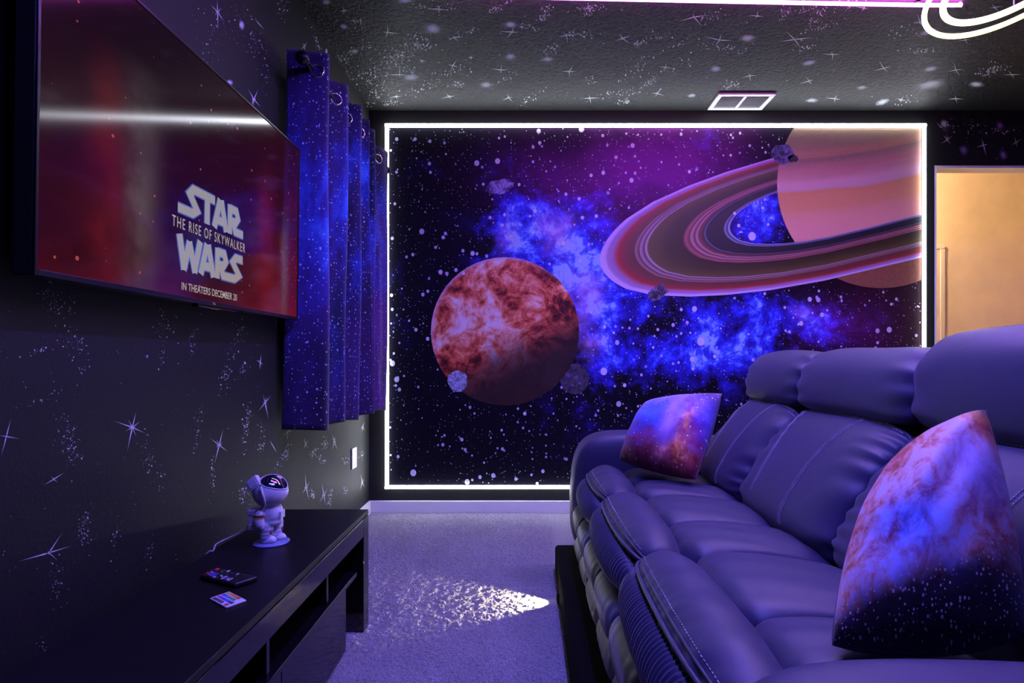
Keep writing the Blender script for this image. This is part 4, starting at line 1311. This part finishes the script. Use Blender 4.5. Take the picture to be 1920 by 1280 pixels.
def stitch(fn, path, n, parent, off=.0012, name='stitching', ln=.6, r=.0016):
    """small thread dashes along a path of (u, v) on a padded surface"""
    pts = [(Vector((u, v, 0))) for u, v in path]; pp = catmull(pts, 120)
    W = [fn(q.x, q.y) for q in pp]
    L = [0]
    for a, b in zip(W, W[1:]): L.append(L[-1] + (b - a).length)
    def at(s):
        k = 0
        while k < len(L) - 2 and s > L[k + 1]: k += 1
        t = (s - L[k]) / max(L[k + 1] - L[k], 1e-9); q = pp[k].lerp(pp[k + 1], t)
        e = 1e-3; p = fn(q.x, q.y); du = fn(q.x + e, q.y) - p; dv = fn(q.x, q.y + e) - p
        nr = dv.cross(du)
        nr.normalize()
        if nr.dot(Vector((-1, -.4, 1))) < 0: nr = -nr
        return p + nr * off
    G = []
    for i in range(n):
        s0 = L[-1] * i / n; s1 = L[-1] * (i + ln) / n
        G.append(tube([at(s0), at(s1)], r, 5))
    return obj(name, join(*G), MT['thread'], parent)


SE = [(2.09, 2.575), (1.47, 2.09), (.795, 1.47)]     # seats, far to near: y ranges
rw = random.Random(21)
for si, (y0, y1) in enumerate(SE):
    hz = (.0, 0, .038)[si]
    w0 = [rw.uniform(0, 6) for _ in range(8)]
    seat = None
    # front bolster of the seat (piping to cross seam)
    def wr(u, v, w0=w0):
        fall = max(0, 1 - u / .45) ** 1.3
        a = math.sin(v * 92 + 3 * math.sin(v * 9 + w0[0]) + u * 9) * .5 + math.sin(v * 57 + w0[1] + 2 * math.sin(v * 5)) * .5
        return .0026 * fall * a + .0016 * math.sin(v * 30 + w0[2] + u * 5) * math.exp(-((u - .5) / .4) ** 2)
    cf = [(.258, .512), (.258, .540), (.288, .576), (.34, .594), (.388, .582), (.420, .552), (.432, .520)]
    fb = patch_fn(cf, y0, y1, lambda u: .058 - .010 * u, wr, 2.5, 2.0)
    fb0 = patch_fn(cf, y0, y1, lambda u: .058 - .010 * u, None, 2.5, 2.0)
    seat = patch_obj('seat_cushion', fb, 26, 150, MT['suede'], sofa)
    # rear seat pads, two channels
    ys = y0 + (y1 - y0) * .46
    cr = [(.415, .522), (.430, .548), (.465, .566), (.55, .570), (.66, .560), (.76, .542), (.83, .515)]
    for a, b in ((y0, ys), (ys, y1)):
        fr = patch_fn(cr, a, b, .034, lambda u, v, w0=w0: .0012 * math.sin(v * 22 + u * 8 + w0[3]), 2.4, 2.0)
        patch_obj('seat_pad', fr, 24, 40, MT['suede'], sofa)
    # piping and stitching on the cushion edge
    pp = [fb0(.13, i / 60) + Vector((-.004, 0, .002)) for i in range(61)]
    obj('piping', tube(pp, .0050, 8), MT['piping'], seat, smooth=True)
    pp = [fb0(.20, i / 60) + Vector((-.001, 0, .001)) for i in range(61)]
    obj('piping', tube(pp, .0030, 8), MT['piping'], seat, smooth=True)
    stitch(fb, [(.25, .04), (.25, .3), (.25, .7), (.25, .96)], 62, seat, r=.0012)
    # gathered roll below the piping
    def pleat(u, v):
        k = math.sin(v * 2 * PI * 46 + .8 * math.sin(v * 40))
        return .0030 * k * min(1, u * 1.4) * min(1, (1 - u) * 6) * sval(v, 6, 2)
    cg = [(.262, .405), (.238, .412), (.215, .44), (.212, .475), (.226, .508), (.252, .530), (.295, .538)]
    fg = patch_fn(cg, y0, y1, .050, pleat, 2.5, 2.0)
    roll = patch_obj('gathered_roll', fg, 22, 280, MT['suede'], sofa)
    stitch(fg, [(.90, .03), (.90, .3), (.90, .7), (.90, .97)], 62, roll, r=.0010)
    # footrest: two rows of two padded panels
    ym = (y0 + y1) / 2
    for zb_, zt_, xo in ((.270, .410, .0), (.165, .275, .006)):
        for a, b in ((y0, ym), (ym, y1)):
            cq = [(.265, zb_ + .002), (.232, zb_ + .012), (.206 + xo, zb_ + .045), (.206 + xo, zt_ - .045), (.232, zt_ - .010), (.265, zt_ - .002)]
            fq = patch_fn(cq, a, b, .020, lambda u, v, w0=w0: .0018 * math.sin(v * 40 + w0[4] + 3 * math.sin(u * 6)) * (abs(2 * v - 1)), 3.4, 2.0)
            patch_obj('footrest_panel', fq, 16, 44, MT['suede'], sofa)
    # backrest
    def bw(u, v, w0=w0):
        e = max(0, abs(2 * v - 1) - .55) / .45
        return .0045 * e * math.sin(u * 46 + 4 * math.sin(u * 7 + w0[5]) + v * 6)
    cb = [(.80, .47), (.762, .53), (.755, .585), (.792, .66), (.85, .745), (.915, .82), (.975, .865), (1.01, .872)]
    bb_ = patch_fn(cb, y0, y1, .05, bw, 3.4, 2.2)
    back = patch_obj('backrest', bb_, 60, 80, MT['suede'], sofa)
    for o_ in (.0, .018):
        stitch(bb_, [(.96, .30 + o_), (.80, .33 + o_), (.55, .36 + o_), (.30, .36 + o_), (.18, .355 + o_)], 64, back)
        stitch(bb_, [(.96, .88 + o_), (.88, .85 + o_), (.7, .80 + o_), (.45, .755 + o_), (.28, .745 + o_)], 64, back)
    # headrest pillow
    def hwv(u, v, w0=w0):
        e = max(0, abs(2 * v - 1) - .6) / .4
        return .005 * e * math.sin(u * 40 + 3 * math.sin(u * 6 + w0[6])) + .002 * math.sin(v * 9 + w0[7])
    chh = [(1.03, .862), (.995, .868), (.972, .90), (.972, .96 + hz * .5), (.995, 1.025 + hz), (1.045, 1.072 + hz), (1.11, 1.082 + hz), (1.175, 1.055 + hz), (1.215, .98), (1.225, .86)]
    hh = patch_fn(chh, y0 - .008, y1 + .008, .042, hwv, 4.2, 2.4)
    hd_ = patch_obj('headrest', hh, 56, 80, MT['suede'], sofa)
    stitch(bb_, [(.955, .05), (.955, .3), (.955, .7), (.955, .95)], 54, hd_, off=.002)
    obj('piping', tube([bb_(.985, i / 40) + Vector((-.004, 0, .003)) for i in range(41)], .005, 8), MT['piping'], hd_, smooth=True)
# arms
for y, nm, zc_ in ((2.675, 'far padded arm by the mural', .425), (.665, 'near padded arm', .375)):
    g = ellipsoid((.60, y, zc_), .395, .118, .285, 56, 36, .42, .36)
    VV = []
    for v in g[0]:
        q = v.copy()
        k = max(0, min(1, (.55 - q.x) / .35)); h = max(0, min(1, (q.z - zc_ + .025) / .30))
        q.x += .045 * k * h * h
        q.z -= max(0, q.x - .55) * .04
        q.z = max(q.z, RZ + .03)
        VV.append(q)
    arm = obj('arm', (VV, g[1]), MT['suede'], sofa, smooth=True, label=nm)
    def af(u, v, y=y): return Vector((.258 + .075 * u, y - .09 + .18 * v, .655 + .040 * math.sin(min(1, u) * PI / 2)))
    pts = [Vector((.275 + .02 * abs(k / 20 - 1) ** 2, y - .10 + .20 * k / 40, .676)) for k in range(41)]
# frame behind the cushions
obj('base_frame', box(.272, 1.18, .60, 2.74, RZ + .03, .46), MT['piping'], sofa)
obj('back_frame', obox((1.12, 1.71, .70), (.035, 0, .19), (0, .86, 0), (.065, 0, -.012)), MT['piping'], sofa)
bevel(obj('back_panel', box(1.19, 1.235, .79, 2.59, RZ + .03, .95), MT['suede'], sofa), .01)
for x in (.32, 1.12):
    for y in (.66, 2.68):
        obj('foot', lathe([(.018, 0), (.022, .03)], (x, y, RZ + .0003), 14), MT['black_plastic'], sofa)

# ------------------------------------------------------------------ cushions


def cushion_mat(name, fn):
    k = Mat(name); s = k.sep(k.uv()); u, v = s[0], s[1]
    p = k.comb(u, v, 0.0)
    col = fn(k, u, v, p)
    k.set(col=col, rough=.5, spec=.35, Sheen_Weight=.1)
    return k.m


def neb_far(k, u, v, p):
    n1, c1 = k.noise(p, 3.0, 6, .62, .4, 1.3); n2, _ = k.noise(p, 8, 6, .68, .5, 2.2)
    w = k.sep(k.vmath('SUBTRACT', c1, (.5, .5, .5)))
    U = k.math('MULTIPLY_ADD', w[0], .38, u); Vv = k.math('MULTIPLY_ADD', w[1], .38, v)
    base = k.ramp(k.math('MULTIPLY_ADD', n2, .6, k.math('MULTIPLY', Vv, .55)), [(.22, (.05, .004, .012)), (.40, (.30, .015, .06)), (.52, (.16, .03, .40)), (.66, (.10, .10, .85)), (.82, (.40, .28, .95)), (.95, (.75, .55, 1.0))])
    b1 = k.math('MULTIPLY', k.blob(U, Vv, .33, .60, .20, .24), k.math('MULTIPLY_ADD', n2, 2.0, -.35), clamp=True)
    col = k.mix(b1, base, (.06, .22, 1.0))
    o = k.math('ADD', k.blob(U, Vv, .80, .52, .10, .34), k.blob(U, Vv, .70, .18, .22, .10))
    o = k.math('MULTIPLY', o, k.math('MULTIPLY_ADD', n2, 2.2, -.35), clamp=True)
    col = k.mix(o, col, k.ramp(n2, [(.4, (.62, .05, .02)), (.55, (.95, .25, .06)), (.68, (1, .62, .32))]))
    pk = k.math('MULTIPLY', k.blob(U, Vv, .58, .55, .10, .30), .75); col = k.mix(pk, col, (.72, .40, .95))
    dr = k.blob(U, Vv, .9, 1.0, .22, .2); col = k.mix(k.math('MULTIPLY', dr, .85), col, (.06, .006, .10))
    st = k.stars(p, 20, .16, .6); st2 = k.stars(k.mapping(p, loc=(3, 1, 0)), 9, .07, .7)
    return k.mix(k.math('MAXIMUM', st, st2), col, (.8, .85, 1))


def neb_near(k, u, v, p):
    n1, c1 = k.noise(p, 2.6, 6, .64, .5, 4.3); n2, _ = k.noise(p, 7, 7, .70, .6, 3.2)
    w = k.sep(k.vmath('SUBTRACT', c1, (.5, .5, .5)))
    U = k.math('MULTIPLY_ADD', w[0], .30, u); Vv = k.math('MULTIPLY_ADD', w[1], .30, v)
    cloud = k.ramp(n2, [(.30, (.10, .02, .04)), (.42, (.60, .11, .07)), (.50, (.72, .36, .36)), (.58, (.66, .46, .80)), (.68, (.55, .40, .95)), (.80, (.92, .82, 1.0))])
    bl = k.math('MULTIPLY', k.blob(U, Vv, .42, .42, .20, .17), k.math('MULTIPLY_ADD', n1, 2.4, -.2), clamp=True)
    col = k.mix(bl, cloud, k.ramp(n2, [(.35, (.004, .008, .06)), (.5, (.03, .12, .75)), (.65, (.22, .42, .95))]))
    la = k.math('MULTIPLY', k.blob(U, Vv, .78, .62, .16, .20), .8); col = k.mix(la, col, k.mix(n2, (.30, .22, .75), (.80, .62, .98)))
    og = k.math('MULTIPLY', k.blob(U, Vv, .93, .90, .12, .16), 1.1, clamp=True); col = k.mix(og, col, k.ramp(n2, [(.4, (.55, .03, .02)), (.55, (.95, .28, .05)), (.65, (1, .7, .35))]))
    dk = k.ramp(k.math('ADD', Vv, k.math('MULTIPLY', U, -.12)), [(-.02, 1), (.08, .95), (.19, 0)])
    dk = k.math('MAXIMUM', dk, k.blob(U, Vv, 1.0, .05, .26, .26)); dk = k.math('MAXIMUM', dk, k.math('MULTIPLY', k.blob(u, v, .97, 1.0, .13, .10), 1.0))
    col = k.mix(k.math('MULTIPLY', dk, 1.0, clamp=True), col, (.010, .008, .022))
    st = k.math('MAXIMUM', k.stars(p, 46, .26, .85, 2.0), k.stars(k.mapping(p, loc=(3, 1, 0)), 18, .13, .8, 2.0))
    sd = k.math('MULTIPLY', st, k.math('MULTIPLY_ADD', dk, .75, .2), clamp=True)
    return k.mix(sd, col, k.mix(n1, (.95, .35, .25), (.75, .9, 1)))


def cushion(name, label, corners, thick, mat, out, pinch=.07, soft=(.08, .03, .08, .08)):
    """corners: top-left, top-right, bottom-right, bottom-left"""
    TL, TR, BR, BL = [Vector(q) for q in corners]
    nr = (TR - BL).cross(TL - BR).normalized()
    if nr.dot(Vector(out)) < 0: nr = -nr
    ctr = (TL + TR + BR + BL) / 4
    base = Vector((ctr.x, ctr.y, min(q.z for q in (TL, TR, BR, BL))))
    t = thing(name, base, label, 'cushion')
    n = 44
    def at(u, v, s):
        uu = u + pinch * (u - .5) * -4 * v * (1 - v); vv = v + pinch * (v - .5) * -4 * u * (1 - u)
        p = (BL.lerp(BR, uu)).lerp(TL.lerp(TR, uu), vv)
        for kk, cw in zip(soft, ((1 - u) * v, u * v, u * (1 - v), (1 - u) * (1 - v))): p = p.lerp(ctr, kk * cw ** 4)
        e = max((1 - (2 * u - 1) ** 2) * (1 - (2 * v - 1) ** 2), 0)
        h = thick * e ** .42
        wr = .005 * e ** .3 * (math.sin(u * 21 + 5 * math.sin(v * 4)) * (1 - v) + math.sin(v * 19 + 4 * math.sin(u * 5)))
        q = p + nr * s * (h + wr * .5)
        return q
    V, uv = [], []
    for s in (1, -1):
        for j in range(n):
            for i in range(n):
                u, v = .5 - .5 * math.cos(PI * i / (n - 1)), .5 - .5 * math.cos(PI * j / (n - 1))
                V.append(at(u, v, s)); uv.append((u, v))
    Fc = []
    for j in range(n - 1):
        for i in range(n - 1):
            a = j * n + i; Fc.append((a, a + 1, a + n + 1, a + n)); a += n * n; Fc.append((a, a + n, a + n + 1, a + 1))
    cov = obj('cover', (V, Fc), mat, t, smooth=True, uv=uv)
    edge = [at(i / 30, 0, 0) for i in range(30)] + [at(1, i / 30, 0) for i in range(30)] + [at(1 - i / 30, 1, 0) for i in range(30)] + [at(0, 1 - i / 30, 0) for i in range(30)]
    obj('seam', tube(edge, .0025, 6, closed=True), MT['piping'], cov, smooth=True)
    return t


cushion('throw_cushion', 'blue and orange nebula print cushion in the far corner of the sofa', [P(1207, 752, 2.50), P(1356, 736, 2.36), P(1308, 906, 2.14), P(1155, 866, 2.42)], .105, cushion_mat('nebula_print_fabric', neb_far), (-.6, -1, .4), .03)
cushion('throw_cushion', 'large pink and blue nebula print cushion against the near sofa arm', [P(1625, 895, 1.12), P(1850, 766, 1.05), P(1945, 1212, .84), P(1550, 1222, .895)], .12, cushion_mat('bright_nebula_print_fabric', neb_near), (-.6, -1, .4), -.03, (.30, .02, .08, .06))
